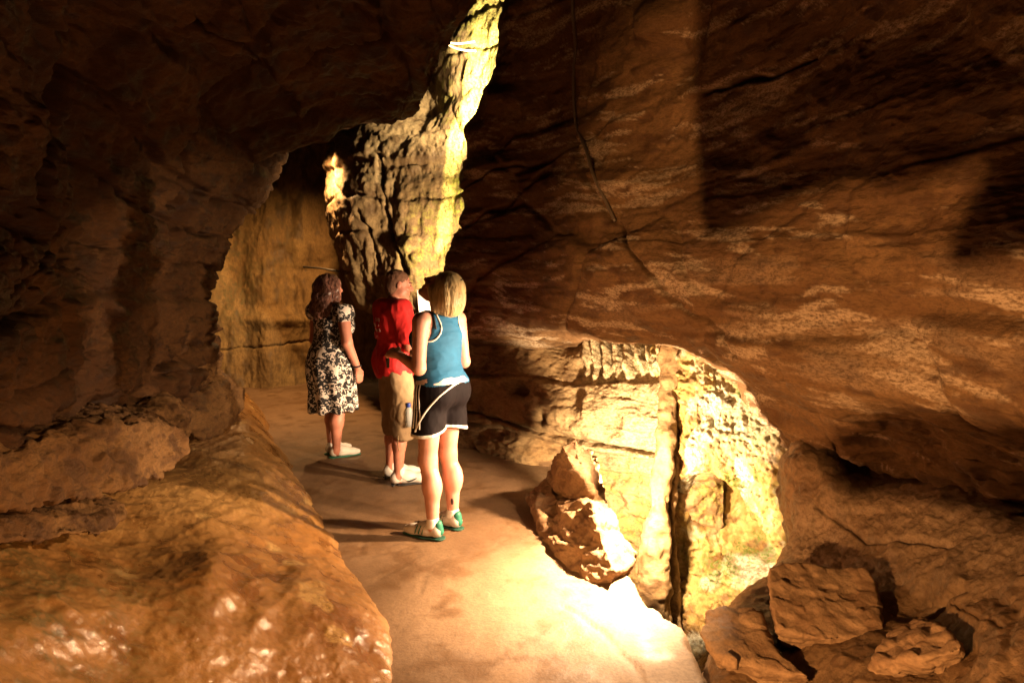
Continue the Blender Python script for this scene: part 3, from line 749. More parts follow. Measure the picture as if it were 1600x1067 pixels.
# =================================================================== loose rocks
def poly_sd(q, poly):
    d = np.full(q.shape[:-1], 1e9); s = np.ones(q.shape[:-1])
    n = len(poly); j = n-1
    for i in range(n):
        e = poly[j]-poly[i]; w_ = q-poly[i]
        t = np.clip((w_@e)/(e@e), 0, 1); b = w_-t[..., None]*e
        d = np.minimum(d, (b*b).sum(-1))
        c1 = q[..., 1] >= poly[i][1]; c2 = q[..., 1] < poly[j][1]; c3 = e[0]*w_[..., 1] > e[1]*w_[..., 0]
        fl = (c1 & c2 & c3) | (~c1 & ~c2 & ~c3)
        s = np.where(fl, -s, s); j = i
    return s*np.sqrt(d)
def slab(name, outline, thick, mat, label, cat='rock', group=None, h=0.012, rnd=0.012, rough=0.012, seed=0, parent=None, taper=0.0, attrs=None, kind=None, blk=0.012, cell=0.0):
    """a broken block: front face through the outline, going back by the vector thick"""
    Q = np.array([P(*q) for q in outline]); th = np.array(thick, float)
    c = Q.mean(0); _, _, vt = np.linalg.svd(Q-c)
    n = vt[2]; 
    if n@th < 0: n = -n
    ax = vt[0]; ay = np.cross(n, ax)
    poly = np.stack([(Q-c)@ax, (Q-c)@ay], 1)
    T = abs(th@n); sk = np.array([th@ax, th@ay])/max(T, 1e-6)
    lo = np.append(poly.min(0)-0.06-np.abs(sk)*T, -0.06); hi = np.append(poly.max(0)+0.06+np.abs(sk)*T, T+0.06)
    F = Field(lo, hi, h); x, y, z = F.grid()
    q = np.stack([x-sk[0]*z, y-sk[1]*z], -1)
    Wd = c + x[..., None]*ax + y[..., None]*ay + z[..., None]*n
    Wf = Wd.reshape(-1, 3)
    nz = (0.022*fbm(Wf*5, 3, seed) ).reshape(x.shape)
    d2 = poly_sd(q, poly) + taper*z + nz
    dz = np.maximum(-z + (0.02*fbm(Wf*6, 2, seed+5)).reshape(x.shape), z-T)
    a = np.maximum(d2, -1)+rnd; b = dz+rnd
    F.f = (np.minimum(np.maximum(a, b), 0)+np.sqrt(np.maximum(a, 0)**2+np.maximum(b, 0)**2)-rnd).astype(np.float32)
    V, Fc = F.mesh()
    Vw = c + V[:, :1]*ax + V[:, 1:2]*ay + V[:, 2:3]*n
    if np.linalg.det(np.stack([ax, ay, n])) < 0: Fc = Fc[:, ::-1]
    N = normals_of(Vw, Fc)
    beds = fbm(Vw@np.stack([ax, ay, n], 1)*A(3, 3, 26), 3, seed+11)
    d = rough*fbm(Vw*9, 4, seed+7, ridged=True) + 0.4*rough*fbm(Vw*30, 2, seed+8) + blk*0.6*beds
    if cell: d = d + cells(Vw, cell, cell*9, 0.8, cell*0.4, 1.8, seed+60)
    Vw = Vw + N*d[:, None]
    base = Vw[:, :].min(0)
    o = mesh_obj(name, Vw, Fc, mat, parent, True, rock_attrs(Vw, mat, attrs(Vw) if attrs else None))
    if label: tag(o, label, cat, group)
    if kind: o['kind'] = kind
    return o
def hull_rock(name, pts, mat, label=None, cat='rock', seed=0, h=0.010, rnd=0.012, rough=0.014, blk=0.02, parent=None, soft=0.0, cell=0.012):
    import bmesh
    bm = bmesh.new()
    for p in pts: bm.verts.new(tuple(P(*p)) if not isinstance(p, np.ndarray) else tuple(p))
    bmesh.ops.convex_hull(bm, input=bm.verts)
    bm.normal_update(); pl_ = [(np.array(f.normal), np.array(f.verts[0].co)) for f in bm.faces]
    vs = np.array([v.co for v in bm.verts]); cen = vs.mean(0); bm.free()
    F = Field(vs.min(0)-0.06, vs.max(0)+0.06, h); x, y, z = F.grid(); X = np.stack([x, y, z], -1)
    sh = X.reshape(-1, 3); sh = (0.010*np.stack([fbm(sh*5, 2, seed+k) for k in range(3)], 1)).reshape(X.shape)
    d = np.full(x.shape, -9.0); acc = 0
    for n, c in pl_:
        if n@(cen-c) > 0: n = -n
        di = (X+sh-c)@n; d = np.maximum(d, di)
        if soft: acc = acc + np.exp(np.clip(di/soft, -60, 60))
    if soft: d = soft*np.log(acc) - soft*0.6
    F.f = d.astype(np.float32); V, Fc = F.mesh(); N = normals_of(V, Fc)
    dd = rough*fbm(V*9, 4, seed+7, ridged=True) + 0.4*rough*fbm(V*30, 2, seed+8) + blk*fbm(V*A(3, 3, 20), 3, seed+9)
    dd = dd + cells(V, cell, cell*13, 0.9, cell*0.6, 1.3, seed+60)
    V = V + N*dd[:, None]
    o = mesh_obj(name, V, Fc, mat, parent, True, rock_attrs(V, mat))
    if label: tag(o, label, cat)
    return o
# upright stones on the rim of the pit
hull_rock('rim_stone', [(874,694,4.3),(900,686,4.32),(922,768,4.02),(945,768,4.3),(928,715,4.7),(850,760,4.7),(862,725,4.6),(855,850,4.4),(940,850,4.2)], M_slab,
     'upright jagged stone with pale face at the top of the pit rim', seed=3, rough=0.016, blk=0.030, h=0.009, cell=0.02)
hull_rock('rim_stone', [(925,784,3.80),(952,780,4.0),(962,815,3.85),(986,866,3.62),(986,886,3.5),(962,896,3.32),(948,868,3.42),(935,830,3.56),(855,790,4.3),(840,830,4.1),(850,890,3.62),(960,850,3.95),(940,960,3.5),(880,930,3.4)], M_slab,
     'wide jagged stone on the pit rim just below the upright stone', seed=5, rough=0.018, blk=0.034, h=0.009, cell=0.02)
hull_rock('rim_stone', [(850,748,4.6),(890,745,4.6),(895,800,4.1),(862,850,3.8),(838,800,4.15),(825,775,4.5),(850,890,3.8),(900,900,3.8)], M_slab,
     'low dark stone on the shaded side of the pit rim by the layered wall', seed=8, rough=0.024, blk=0.012)
# slabs to the right of the pit
slab('stone_slab', [(1200,885,2.817),(1255,880,2.817),(1350,884,2.731),(1368,905,2.674),(1380,985,2.435),(1335,988,2.407),(1300,998,2.387),(1215,978,2.483),(1205,940,2.626)], (0.10,0.16,-0.22), M_flat,
     'flat squarish stone slab leaning on the rock beside the pit', 'rock', seed=15, rough=0.007, h=0.009, rnd=0.006, cell=0.008)
slab('stone_block', [(1097,945,2.722),(1130,938,2.750),(1178,955,2.722),(1200,1000,2.483),(1262,1052,2.273),(1180,1040,2.340),(1120,1030,2.435),(1097,1000,2.579)], (0.16,0.2,-0.3), M_flat,
     'wedge shaped stone block at the edge of the pit beside the path', 'rock', seed=21, rough=0.008, h=0.009, rnd=0.006, cell=0.012)
slab('stone_slab', [(1362,1020,2.149),(1390,985,2.292),(1440,962,2.311),(1478,985,2.101),(1500,1012,1.958),(1440,1025,2.006),(1378,1036,2.101)], (0.06,0.10,-0.16), M_flat,
     'thin pointed stone slab lying flat on the brown rock slope', 'rock', seed=27, rough=0.007, h=0.009, rnd=0.006, cell=0.008)
# beds and bulges of the left wall
slab('rock_ledge', [(-120,715,1.75),(0,708,2.06),(60,690,2.35),(150,672,2.8),(240,660,3.35),(292,668,3.7),(301,700,3.62),(262,742,3.22),(215,762,2.9),(120,784,2.42),(0,800,1.93),(-120,812,1.58)], (-0.5,0.42,0.02), M_ledge,
     None, parent=o_left, seed=33, h=0.010, rnd=0.006, rough=0.016, blk=0.022, cell=0.012)
slab('rock_ledge', [(-60,826,1.70),(40,818,2.03),(110,804,2.3),(196,790,2.68),(200,800,2.66),(178,824,2.46),(150,836,2.32),(85,846,2.08),(-60,852,1.66)], (-0.4,0.36,0.02), M_ledge,
     None, parent=o_left, seed=37, h=0.009, rnd=0.005, rough=0.010, blk=0.016, cell=0.007)
hull_rock('rock_bulge', [(300,585,5.6),(350,570,6.0),(384,595,6.1),(388,622,6.0),(374,660,5.8),(312,704,5.0),(285,696,4.75),(268,640,5.0),(280,600,6.6),(340,640,6.9),(330,700,6.2)], M_ledge, parent=o_left, seed=41, h=0.017, soft=0.05, rough=0.03, cell=0.025)
hull_rock('rock_bulge', [(250,560,5.1),(300,515,5.6),(342,528,6.0),(354,556,6.0),(330,605,5.7),(262,612,5.1),(240,590,5.0),(260,540,6.3),(320,560,6.8)], M_ledge, parent=o_left, seed=44, h=0.017, soft=0.04, rough=0.03, cell=0.025)
hull_rock('rock_bulge', [(205,640,3.95),(260,612,4.5),(300,640,4.75),(304,690,4.45),(255,708,3.95),(190,695,3.6),(150,672,3.35),(200,630,5.0),(285,650,5.6),(250,720,4.6)], M_ledge, parent=o_left, seed=47, h=0.015, soft=0.035, rough=0.03, cell=0.02)
hull_rock('rock_bulge', [(-60,690,2.0),(0,672,2.25),(90,664,2.8),(170,650,3.4),(215,655,3.75),(180,690,3.3),(80,715,2.6),(-60,735,1.95),(0,660,3.0),(150,640,4.0),(60,720,3.2)], M_left, parent=o_left, seed=49, h=0.015, soft=0.02, rough=0.03, cell=0.02)
# rib of rock standing in the pit
FR = Field(P(985,960,4.6)-A(0.25,0.3,0.4), P(1085,520,5.05)+A(0.25,0.35,0.2), 0.014)
prib = [P(1052,520,5.05),P(1048,590,4.92),P(1040,680,4.82),P(1031,760,4.74),P(1025,850,4.66),P(1020,970,4.55)]
for q in chain(prib, [0.13,0.060,0.055,0.065,0.075,0.13], 0.04): FR.add(q)
prib = [P(1046,590,4.96),P(1051,640,4.94),P(1052,720,4.88),P(1050,800,4.82),P(1050,880,4.76),P(1052,970,4.65)]
for q in chain(prib, [0.02,0.028,0.030,0.034,0.030,0.07], 0.015): FR.add(q)
V, Fc = FR.mesh(); N = normals_of(V, Fc)
V = V + N*(0.030*fbm(V*A(10,10,3.5), 3, 52, ridged=True)+0.014*fbm(V*24, 2, 53)+0.03*fbm(V*A(3, 3, 5), 2, 54))[:, None]
o = mesh_obj('rock_rib', V, Fc, M_lower, o_pit, attrs=rock_attrs(V, M_lower))

# added unseen lamp fitting: plates cut to cast the shadows on the right wall
sil = [(1078,-420),(1084,60),(1078,140),(1090,170),(1086,230),(1094,300),(1090,340),(1100,372),(1150,352),(1230,312),(1320,284),(1390,297),(1442,302),(1482,272),(1532,256),(1500,330),(1468,415),(1530,420),(1600,402),(1900,402),(1900,-420)]
fl_ = empty('added_floodlight', (NEAR_LAMP[0], NEAR_LAMP[1], 0.55)); tag(fl_, 'small added lamp fitting on a stake with plates cut to shade the right wall', 'added_floodlight')
STEEL = plain_mat('dull_steel', (0.08, 0.07, 0.06), 0.5)
sp_ = np.array([pr.at(u, v) if v > -300 else pr.at(u, -300) for u, v in sil])
fr_ = [NEAR_LAMP + 0.13*(q-NEAR_LAMP) - A(NEAR_LAMP[0], NEAR_LAMP[1], 0.55) for q in sp_]
bk_ = [NEAR_LAMP + 0.128*(q-NEAR_LAMP) - A(NEAR_LAMP[0], NEAR_LAMP[1], 0.55) for q in sp_]
me = bpy.data.meshes.new('shadow_shield'); ns = len(fr_)
me.from_pydata([tuple(v) for v in fr_+bk_], [], [list(range(ns)), list(range(2*ns-1, ns-1, -1))]+[[i, (i+1) % ns, ns+(i+1) % ns, ns+i] for i in range(ns)])
o = bpy.data.objects.new('shadow_shield', me); COL.objects.link(o); me.materials.append(STEEL); o.parent = fl_
def both(u, v):
    c = [q.at(u, v) for q in (pr, ps)]; e = [np.hypot(*(proj(k[None])[0]-A(u, v))) + 20*np.linalg.norm(k-A(0, 0, CAM_H)) for k in c]
    return c[int(np.argmin(e))]
sil2 = [(1275,700),(1340,655),(1400,640),(1450,648),(1700,668),(1900,680),(1900,815),(1600,832),(1540,806),(1480,792),(1420,765),(1370,768),(1330,778),(1300,745)]
s2 = np.array([both(u, v) for u, v in sil2]); ns = len(s2); base_ = A(NEAR_LAMP[0], NEAR_LAMP[1], 0.55)
me = bpy.data.meshes.new('shadow_flap')  # unseen plate added to shade the recess under the overhang
me.from_pydata([tuple(NEAR_LAMP+k*(q-NEAR_LAMP)-base_) for k in (0.13, 0.128) for q in s2], [], [list(range(ns)), list(range(2*ns-1, ns-1, -1))]+[[i, (i+1) % ns, ns+(i+1) % ns, ns+i] for i in range(ns)])
o = bpy.data.objects.new('shadow_flap', me); COL.objects.link(o); me.materials.append(STEEL); o.parent = fl_
tube_obj('stake', [A(-0.06, -0.05, -0.3), A(-0.06, -0.05, 0.28)], 0.012, STEEL, fl_)
tube_obj('lamp_housing', [A(-0.10, -0.07, 0.30), A(-0.03, -0.02, 0.30)], [0.03, 0.05], STEEL, fl_, 16)
# cable on the right wall
pts = [pr.at(u, v, 0.02) for u, v in [(893,-30),(892,20),(897,70),(893,130),(899,190),(912,230),(926,275),(944,315),(958,345)]]
cab = tube_obj('cable', spline(pts, 60), 0.013, plain_mat('grey_cable', (0.10, 0.07, 0.045), 0.5))
tag(cab, 'thin grey cable hanging down the brown rock wall', 'cable')
# pale pipes crossing the chimney
for i, (q, lb) in enumerate((([(686,58),(700,66),(718,68),(742,65)], 'upper pale pipe bridging the chimney slot'), ([(690,60),(704,72),(722,78),(744,80)], 'lower sagging pale pipe bridging the chimney slot'))):
    pts = [P(u, v, 7.6+0.1*i) for u, v in q]
    tag(tube_obj('pipe', spline(pts, 20), 0.014, plain_mat('pale_pipe', (0.6, 0.5, 0.36), 0.5)), lb, 'pipe')
# dark rail by the far wall
tag(tube_obj('rail', [P(474,417,9.4), P(500,419,9.3), P(530,424,9.15)], 0.016, plain_mat('dark_rail', (0.03, 0.022, 0.015), 0.5)), 'dark straight rail fixed across the far chamber wall', 'rail')

# =================================================================== people
SKIN = plain_mat('skin', (0.60, 0.285, 0.20), 0.5, 0.15, 300, 0.16, 0.12)
SKIN2 = plain_mat('tanned_skin', (0.50, 0.20, 0.13), 0.5, 0.15, 300, 0.16, 0.12)
HAIR_B = plain_mat('blonde_hair', (0.70, 0.52, 0.26), 0.38, 0.0, 200, 0.25)
HAIR_S = plain_mat('short_brown_hair', (0.16, 0.08, 0.048), 0.7, 0.6, 260, 0.3, 0, 0.15)
HAIR_D = plain_mat('dark_brown_hair', (0.11, 0.05, 0.035), 0.35, 0.0, 200, 0.4)
TEAL = plain_mat('teal_jersey', (0.012, 0.11, 0.23), 0.8, 0.3, 400, 0.12)
RED = plain_mat('red_cotton', (0.52, 0.012, 0.012), 0.8, 0.3, 350, 0.12)
BLACK = plain_mat('black_polyester', (0.009, 0.006, 0.007), 0.8, 0.15, 350, 0.2, 0, 0.12)
WHITE = plain_mat('white_trim', (0.78, 0.72, 0.64), 0.6, 0.1, 300, 0.05)
KHAKI = plain_mat('khaki_cotton', (0.25, 0.165, 0.085), 0.85, 0.4, 300, 0.15)
SHOE = plain_mat('white_shoe_leather', (0.68, 0.62, 0.54), 0.5, 0.15, 120, 0.08)
GREEN = plain_mat('green_rubber', (0.015, 0.13, 0.08), 0.55, 0.1, 120, 0.1)
RUB = plain_mat('black_rubber', (0.02, 0.018, 0.018), 0.5, 0.1, 120, 0.1)
PAPER = plain_mat('white_paper', (0.86, 0.84, 0.80), 0.7, 0.05, 60, 0.03)
STRAP = plain_mat('black_strap', (0.012, 0.010, 0.010), 0.6)
INK = plain_mat('skin_ink', (0.10, 0.05, 0.05), 0.6, 0, 100, 0.3)
# printed dress: pale leaves on black
DRESS, Nn, Ln, Bn = new_mat('printed_dress')
tc = Nn.new('ShaderNodeTexCoord'); mp = Nn.new('ShaderNodeMapping'); mp.inputs['Scale'].default_value = (1, 1, 1.15)
Ln.new(tc.outputs['Object'], mp.inputs['Vector'])
v1 = Nn.new('ShaderNodeTexVoronoi'); v1.inputs['Scale'].default_value = 17; v1.feature = 'F1'
nd = noise_n(Nn, Ln, mp.outputs[0], 15, 2, 0.5)
vm = Nn.new('ShaderNodeVectorMath'); vm.operation = 'ADD'
cmb = Nn.new('ShaderNodeCombineXYZ'); Ln.new(mul(Nn, Ln, nd, 0.12), cmb.inputs[0]); Ln.new(mul(Nn, Ln, nd, -0.10), cmb.inputs[2])
Ln.new(mp.outputs[0], vm.inputs[0]); Ln.new(cmb.outputs[0], vm.inputs[1]); Ln.new(vm.outputs[0], v1.inputs['Vector'])
n9 = noise_n(Nn, Ln, mp.outputs[0], 30, 1, 0.4, 1.5)
f1 = ramp(Nn, Ln, v1.outputs['Distance'], 0.68, 0.71)
f2 = ramp(Nn, Ln, n9, 0.565, 0.59)
fm = mul(Nn, Ln, f1, f2, 'MAXIMUM')
Ln.new(mixc(Nn, Ln, fm, (0.010, 0.008, 0.008), (0.70, 0.60, 0.52)), Bn.inputs['Base Color'])
Bn.inputs['Roughness'].default_value = 0.75

def frame(yaw=0, pitch=0, roll=0):
    """head axes: yaw>0 turns left, pitch>0 looks up"""
    return np.array((Matrix.Rotation(yaw, 3, 'Z') @ Matrix.Rotation(pitch, 3, 'X') @ Matrix.Rotation(roll, 3, 'Y')))
def head_prims(c, R, s=1.0, male=False):
    def T(*p): return c + s*(R@A(*p))
    def E(p, r, k=0.02, cut=False): return ell(T(*p), s*A(*r), k*s, R, cut=cut)
    j = 1.06 if male else 1.0
    L = [E((0,-0.012,0.028),(0.074,0.094,0.086)), E((0,0.03,-0.03),(0.061*j,0.066,0.088)),
         cone(T(0.035,0.02,-0.07), T(0.018,0.068,-0.100), 0.032*s, 0.020*s*j, 0.02), cone(T(-0.035,0.02,-0.07), T(-0.018,0.068,-0.100), 0.032*s, 0.020*s*j, 0.02),
         E((0,0.082,-0.098),(0.02*j,0.016,0.015),0.012),
         cone(T(0,0.088,0.018), T(0,0.112,-0.026), 0.008*s, 0.0125*s, 0.010), E((0.011,0.100,-0.032),(0.009,0.009,0.008),0.008), E((-0.011,0.100,-0.032),(0.009,0.009,0.008),0.008),
         cone(T(-0.034,0.078,0.026), T(0.034,0.078,0.026), 0.013*s, 0.013*s, 0.014),
         cone(T(-0.018,0.089,-0.058), T(0.018,0.089,-0.058), 0.007*s, 0.007*s, 0.006), cone(T(-0.015,0.087,-0.070), T(0.015,0.087,-0.070), 0.0075*s, 0.0075*s, 0.006)]
    for sx in (-1, 1):
        L.append(E((sx*0.031,0.097,0.004),(0.015,0.013,0.010),0.010,True))
        L.append(E((sx*0.031,0.078,0.004),(0.013,0.013,0.012),0.004))
        L.append(E((sx*0.042,0.062,-0.025),(0.018,0.018,0.018),0.015))
        L.append(E((sx*0.078,-0.008,-0.004),(0.009,0.019,0.031),0.008))
    return L
def hand_prims(wr, d, palm_n, thumb_side, s=1.0, curl=0.6, fist=False):
    """d: wrist to fingers, palm_n: out of the palm, thumb_side: +1/-1 along cross(d, palm_n)"""
    d = d/np.linalg.norm(d); pn = palm_n - d*(palm_n@d); pn /= np.linalg.norm(pn); sd = np.cross(d, pn)*thumb_side
    c = wr
    L = [cone(c, c+d*0.035*s, 0.025*s, 0.024*s, 0.012)]
    for i, o in enumerate((0.027, 0.009, -0.009, -0.026)):
        L.append(cone(c+d*0.02*s+sd*o*0.6*s, c+d*0.085*s+sd*o*s, 0.016*s, 0.0125*s, 0.008))
    ln = (0.070, 0.078, 0.073, 0.056)
    for i, o in enumerate((0.027, 0.009, -0.009, -0.026)):
        p = c+d*0.088*s+sd*o*s; a = curl*0.45; l = ln[i]*s; r = 0.0095*s
        pts = [p]
        for j, (fr, da) in enumerate(((0.45, curl*0.8), (0.30, curl), (0.25, curl*0.7))):
            q = pts[-1] + l*fr*(math.cos(a)*d + math.sin(a)*pn); pts.append(q); a += da
        L += chain(pts, [r*1.05, r, r*0.92, r*0.8], 0.003)
    t0 = c+d*0.025*s+sd*0.022*s
    t1 = t0 + (d*0.028+sd*0.024+pn*0.012)*s; t2 = t1 + (d*0.034+sd*0.006+pn*0.014)*s; t3 = t2+(d*0.024+pn*0.010*curl-sd*0.006)*s
    L += chain([t0, t1, t2, t3], [0.0155*s, 0.0125*s, 0.011*s, 0.009*s], 0.005)
    return L
def shoe_parts(root, ank, yaw, upper_mat, sole_mat, s=1.0, name='shoe', kind='plain'):
    """ank: point on the ground below the ankle; yaw about z of the toe direction (0 = +y)"""
    c, sn = math.cos(yaw), math.sin(yaw)
    R = np.array([[c, -sn, 0], [sn, c, 0], [0, 0, 1]])
    def T(x, y, z): return A(ank[0], ank[1], 0) + R@(s*A(x, y, z))
    up = [cone(T(0,-0.055,0.055), T(0,0.03,0.062), 0.040*s, 0.040*s, 0.02), cone(T(0,0.02,0.055), T(0.004,0.13,0.042), 0.042*s, 0.034*s, 0.025),
          cone(T(0.004,0.12,0.040), T(0.003,0.175,0.036), 0.036*s, 0.026*s, 0.02), cone(T(0,-0.045,0.06), T(0,-0.035,0.10), 0.036*s, 0.037*s, 0.02),
          cone(T(0,-0.01,0.085), T(0,0.06,0.075), 0.032*s, 0.026*s, 0.02), ell(T(0,-0.025,0.135), s*A(0.030,0.040,0.028), 0.006, cut=True)]
    lo = A(ank[0]-0.24*s, ank[1]-0.24*s, -0.01); hi = A(ank[0]+0.24*s, ank[1]+0.24*s, 0.17)
    def post(F): clampf(F, lambda x, y, z: 0.012*s-z)
    V, Fc = solid(up, 0.006, lo, hi, 0, post)
    o = mesh_obj(name, V, Fc, upper_mat, root)
    if kind == 'sprung':
        sl = [cone(T(0,0.0,0.014), T(0.003,0.175,0.018), 0.045*s, 0.034*s, 0.02)]
        for x in (-0.022, 0.022):
            for y in (-0.075, -0.035): sl.append(cone(T(x,y,0.0), T(x,y,0.03), 0.014*s, 0.012*s, 0.004))
    else:
        sl = [cone(T(0,-0.065,0.018), T(0,0.05,0.016), 0.044*s, 0.044*s, 0.02), cone(T(0,0.04,0.016), T(0.003,0.175,0.018), 0.045*s, 0.032*s, 0.02)]
    def post2(F): clampf(F, lambda x, y, z: np.maximum(z-0.015*s, 0.002-z))
    V, Fc = solid(sl, 0.006, lo, hi, -0.001, post2)
    mesh_obj('sole', V, Fc, sole_mat, o)
    return o, T
def fold(V, Fc, amp, sc, seed, stretch=(1, 1, 1)):
    N = normals_of(V, Fc)
    return V + N*(amp*fbm(V*A(*stretch)*sc, 3, seed, ridged=True))[:, None]

# ------------------------------------------------------------------ blonde woman
def person(px, py, fx, fy, label):
    g = G(px, py)
    o = empty('person', (g[0], g[1], 0.0), math.atan2(-fx, fy)); tag(o, label, 'person'); return o
b = person(689, 832, -0.80, 0.60, 'blonde woman in teal tank top and black shorts looking up')
LEGS = [cone((-0.088,-0.005,0.90), (-0.098,0.015,0.50), 0.088, 0.056, 0.05), cone((-0.098,0.012,0.50), (-0.102,-0.022,0.33), 0.055, 0.056, 0.03), cone((-0.102,-0.022,0.34), (-0.105,-0.03,0.085), 0.056, 0.034, 0.03),
        cone((0.088,-0.005,0.90), (0.092,0.02,0.50), 0.088, 0.056, 0.05), cone((0.092,0.016,0.50), (0.098,-0.012,0.33), 0.055, 0.056, 0.03), cone((0.098,-0.012,0.34), (0.10,-0.015,0.085), 0.056, 0.034, 0.03),
        ell((-0.105,0.0,0.055),(0.034,0.075,0.04)), ell((0.10,0.01,0.055),(0.034,0.075,0.04))]
for sx in (-1, 1): LEGS += [ell((sx*0.103,-0.045,0.345),(0.042,0.036,0.085),0.03), ell((sx*0.096,0.058,0.495),(0.034,0.022,0.038),0.025), ell((sx*0.122,-0.03,0.36),(0.03,0.03,0.07),0.02)]
TORSO = [ell((0,-0.02,0.95),(0.175,0.128,0.13),0.05), ell((0,-0.005,1.09),(0.145,0.105,0.13),0.06), ell((0,0.0,1.26),(0.158,0.115,0.16),0.06),
         ell((-0.07,0.085,1.255),(0.068,0.065,0.066),0.04), ell((0.07,0.085,1.255),(0.068,0.065,0.066),0.04),
         cone((-0.145,-0.01,1.385), (0.145,-0.01,1.385), 0.052, 0.052, 0.05), ell((-0.08,-0.07,0.93),(0.085,0.075,0.095),0.04), ell((0.08,-0.07,0.93),(0.085,0.075,0.095),0.04)]
NECK = [cone((0,-0.012,1.40), (0,-0.005,1.50), 0.052, 0.046, 0.03)]
hc = A(0, -0.02, 1.572); HR = frame(0.55, math.radians(46))
ARML = [cone((-0.175,-0.01,1.375), (-0.225,-0.045,1.10), 0.050, 0.040, 0.03), cone((-0.225,-0.045,1.10), (-0.19,0.165,1.165), 0.041, 0.027, 0.02)]
ARMR = [cone((0.175,-0.01,1.375), (0.20,-0.03,1.10), 0.050, 0.040, 0.03), cone((0.20,-0.03,1.10), (0.12,0.18,1.15), 0.041, 0.027, 0.02)]
HNDL = hand_prims(A(-0.19,0.165,1.165), A(0.10,1,0.12), A(0.6,-0.1,-0.6), -1, 1.0, 0.75)
HNDR = hand_prims(A(0.12,0.18,1.15), A(-0.5,1,0.1), A(-0.6,-0.2,-0.5), 1, 1.0, 0.7)
V, Fc = solid(TORSO+LEGS+NECK+ARML+ARMR+HNDL+HNDR+head_prims(hc, HR), 0.0062, (-0.34,-0.26,0.0), (0.34,0.42,1.75))
mesh_obj('body', V, Fc, SKIN, b)
def tank_post(F):
    clampf(F, lambda x, y, z: np.maximum(0.985+0.02*y-z, z-(1.42-0.16*np.clip(y, 0, 1))))
    for sx in (-1, 1):
        F.add(ell((sx*0.195,-0.03,1.385),(0.085,0.12,0.135),0.008), 0, True)
    F.add(ell((0,0.10,1.47),(0.085,0.13,0.14),0.008), 0, True)
V, Fc = solid(TORSO, 0.0062, (-0.28,-0.25,0.9), (0.28,0.3,1.5), 0.010, tank_post)
V = fold(V, Fc, 0.009, 7, 61, (0.7, 0.7, 2.2)); top_V = V; top_F = Fc
mesh_obj('tank_top', V, Fc, TEAL, b)
SH = [ell((0,-0.02,0.955),(0.175,0.130,0.13),0.05), ell((-0.08,-0.07,0.93),(0.085,0.075,0.095),0.04), ell((0.08,-0.07,0.93),(0.085,0.075,0.095),0.04), 
      cone((-0.088,-0.005,0.92), (-0.105,0.005,0.62), 0.092, 0.098, 0.03), cone((0.088,-0.005,0.92), (0.105,0.005,0.62), 0.092, 0.098, 0.03)]
def shorts_cut(lo, hi):
    return lambda F: clampf(F, lambda x, y, z: np.maximum(lo+0.018*np.cos(14*x)-z, z-hi+0.02*y))
V, Fc = solid(SH, 0.0062, (-0.28,-0.25,0.55), (0.28,0.25,1.08), 0.010, shorts_cut(0.695, 1.015))
sh_V = fold(V, Fc, 0.007, 6, 67, (1.5, 1.5, 0.8)); sh_F = Fc
shorts = mesh_obj('shorts', sh_V, Fc, BLACK, b)
def band(lo, hi, grow, name, mat, wav):
    V, Fc = solid(SH, 0.0055, (-0.28,-0.25,0.55), (0.28,0.25,1.08), grow,
        lambda F: clampf(F, lambda x, y, z: np.maximum((lo+wav*np.cos(14*x)-0.02*y*(wav == 0)) - z, z-(hi+wav*np.cos(14*x)-0.02*y*(wav == 0)))))
    mesh_obj(name, fold(V, Fc, 0.005, 6, 67, (1.5, 1.5, 0.8)), Fc, mat, shorts)
band(0.681, 0.699, 0.014, 'hem_trim', WHITE, 0.018)
band(0.990, 1.030, 0.014, 'waistband', WHITE, 0.0)
def snap(path, V, Fc, out=0.003, m=30):
    N = normals_of(V, Fc); pts = spline(path, m); r = []
    for p in pts:
        i = np.argmin(((V-p)**2).sum(1)); r.append(V[i]+N[i]*out)
    r = np.array(r)
    for _ in range(3): r[1:-1] = 0.25*r[:-2]+0.5*r[1:-1]+0.25*r[2:]
    return r
# piping: side stripes and the curved seam of the shorts, near side
for dy in (0.030, 0.006, -0.018):
    tube_obj('stripe', snap([(-0.17,dy,0.985),(-0.19,dy,0.88),(-0.20,dy-0.005,0.80),(-0.20,dy-0.005,0.72)], sh_V, sh_F), 0.0042, WHITE, shorts, 6)
tube_obj('piping', snap([(0.0,-0.17,1.0),(-0.09,-0.16,0.97),(-0.15,-0.11,0.91),(-0.19,-0.06,0.83),(-0.21,-0.02,0.76),(-0.215,0.01,0.70)], sh_V, sh_F), 0.0065, WHITE, shorts, 6)
tr = lambda sx: snap([(sx*0.10,-0.075,1.425),(sx*0.088,-0.11,1.36),(sx*0.10,-0.115,1.31),(sx*0.14,-0.085,1.262),(sx*0.175,-0.02,1.255),(sx*0.16,0.05,1.27),(sx*0.12,0.09,1.32)], top_V, top_F, 0.002, 34)
for sx in (-1, 1): tube_obj('trim', tr(sx), 0.0055, WHITE, b, 6)
tube_obj('bra_strap', spline([(-0.105,0.04,1.432),(-0.108,-0.02,1.440),(-0.115,-0.062,1.41),(-0.118,-0.078,1.37),(-0.115,-0.085,1.33)], 20), 0.006, STRAP, b, 6)
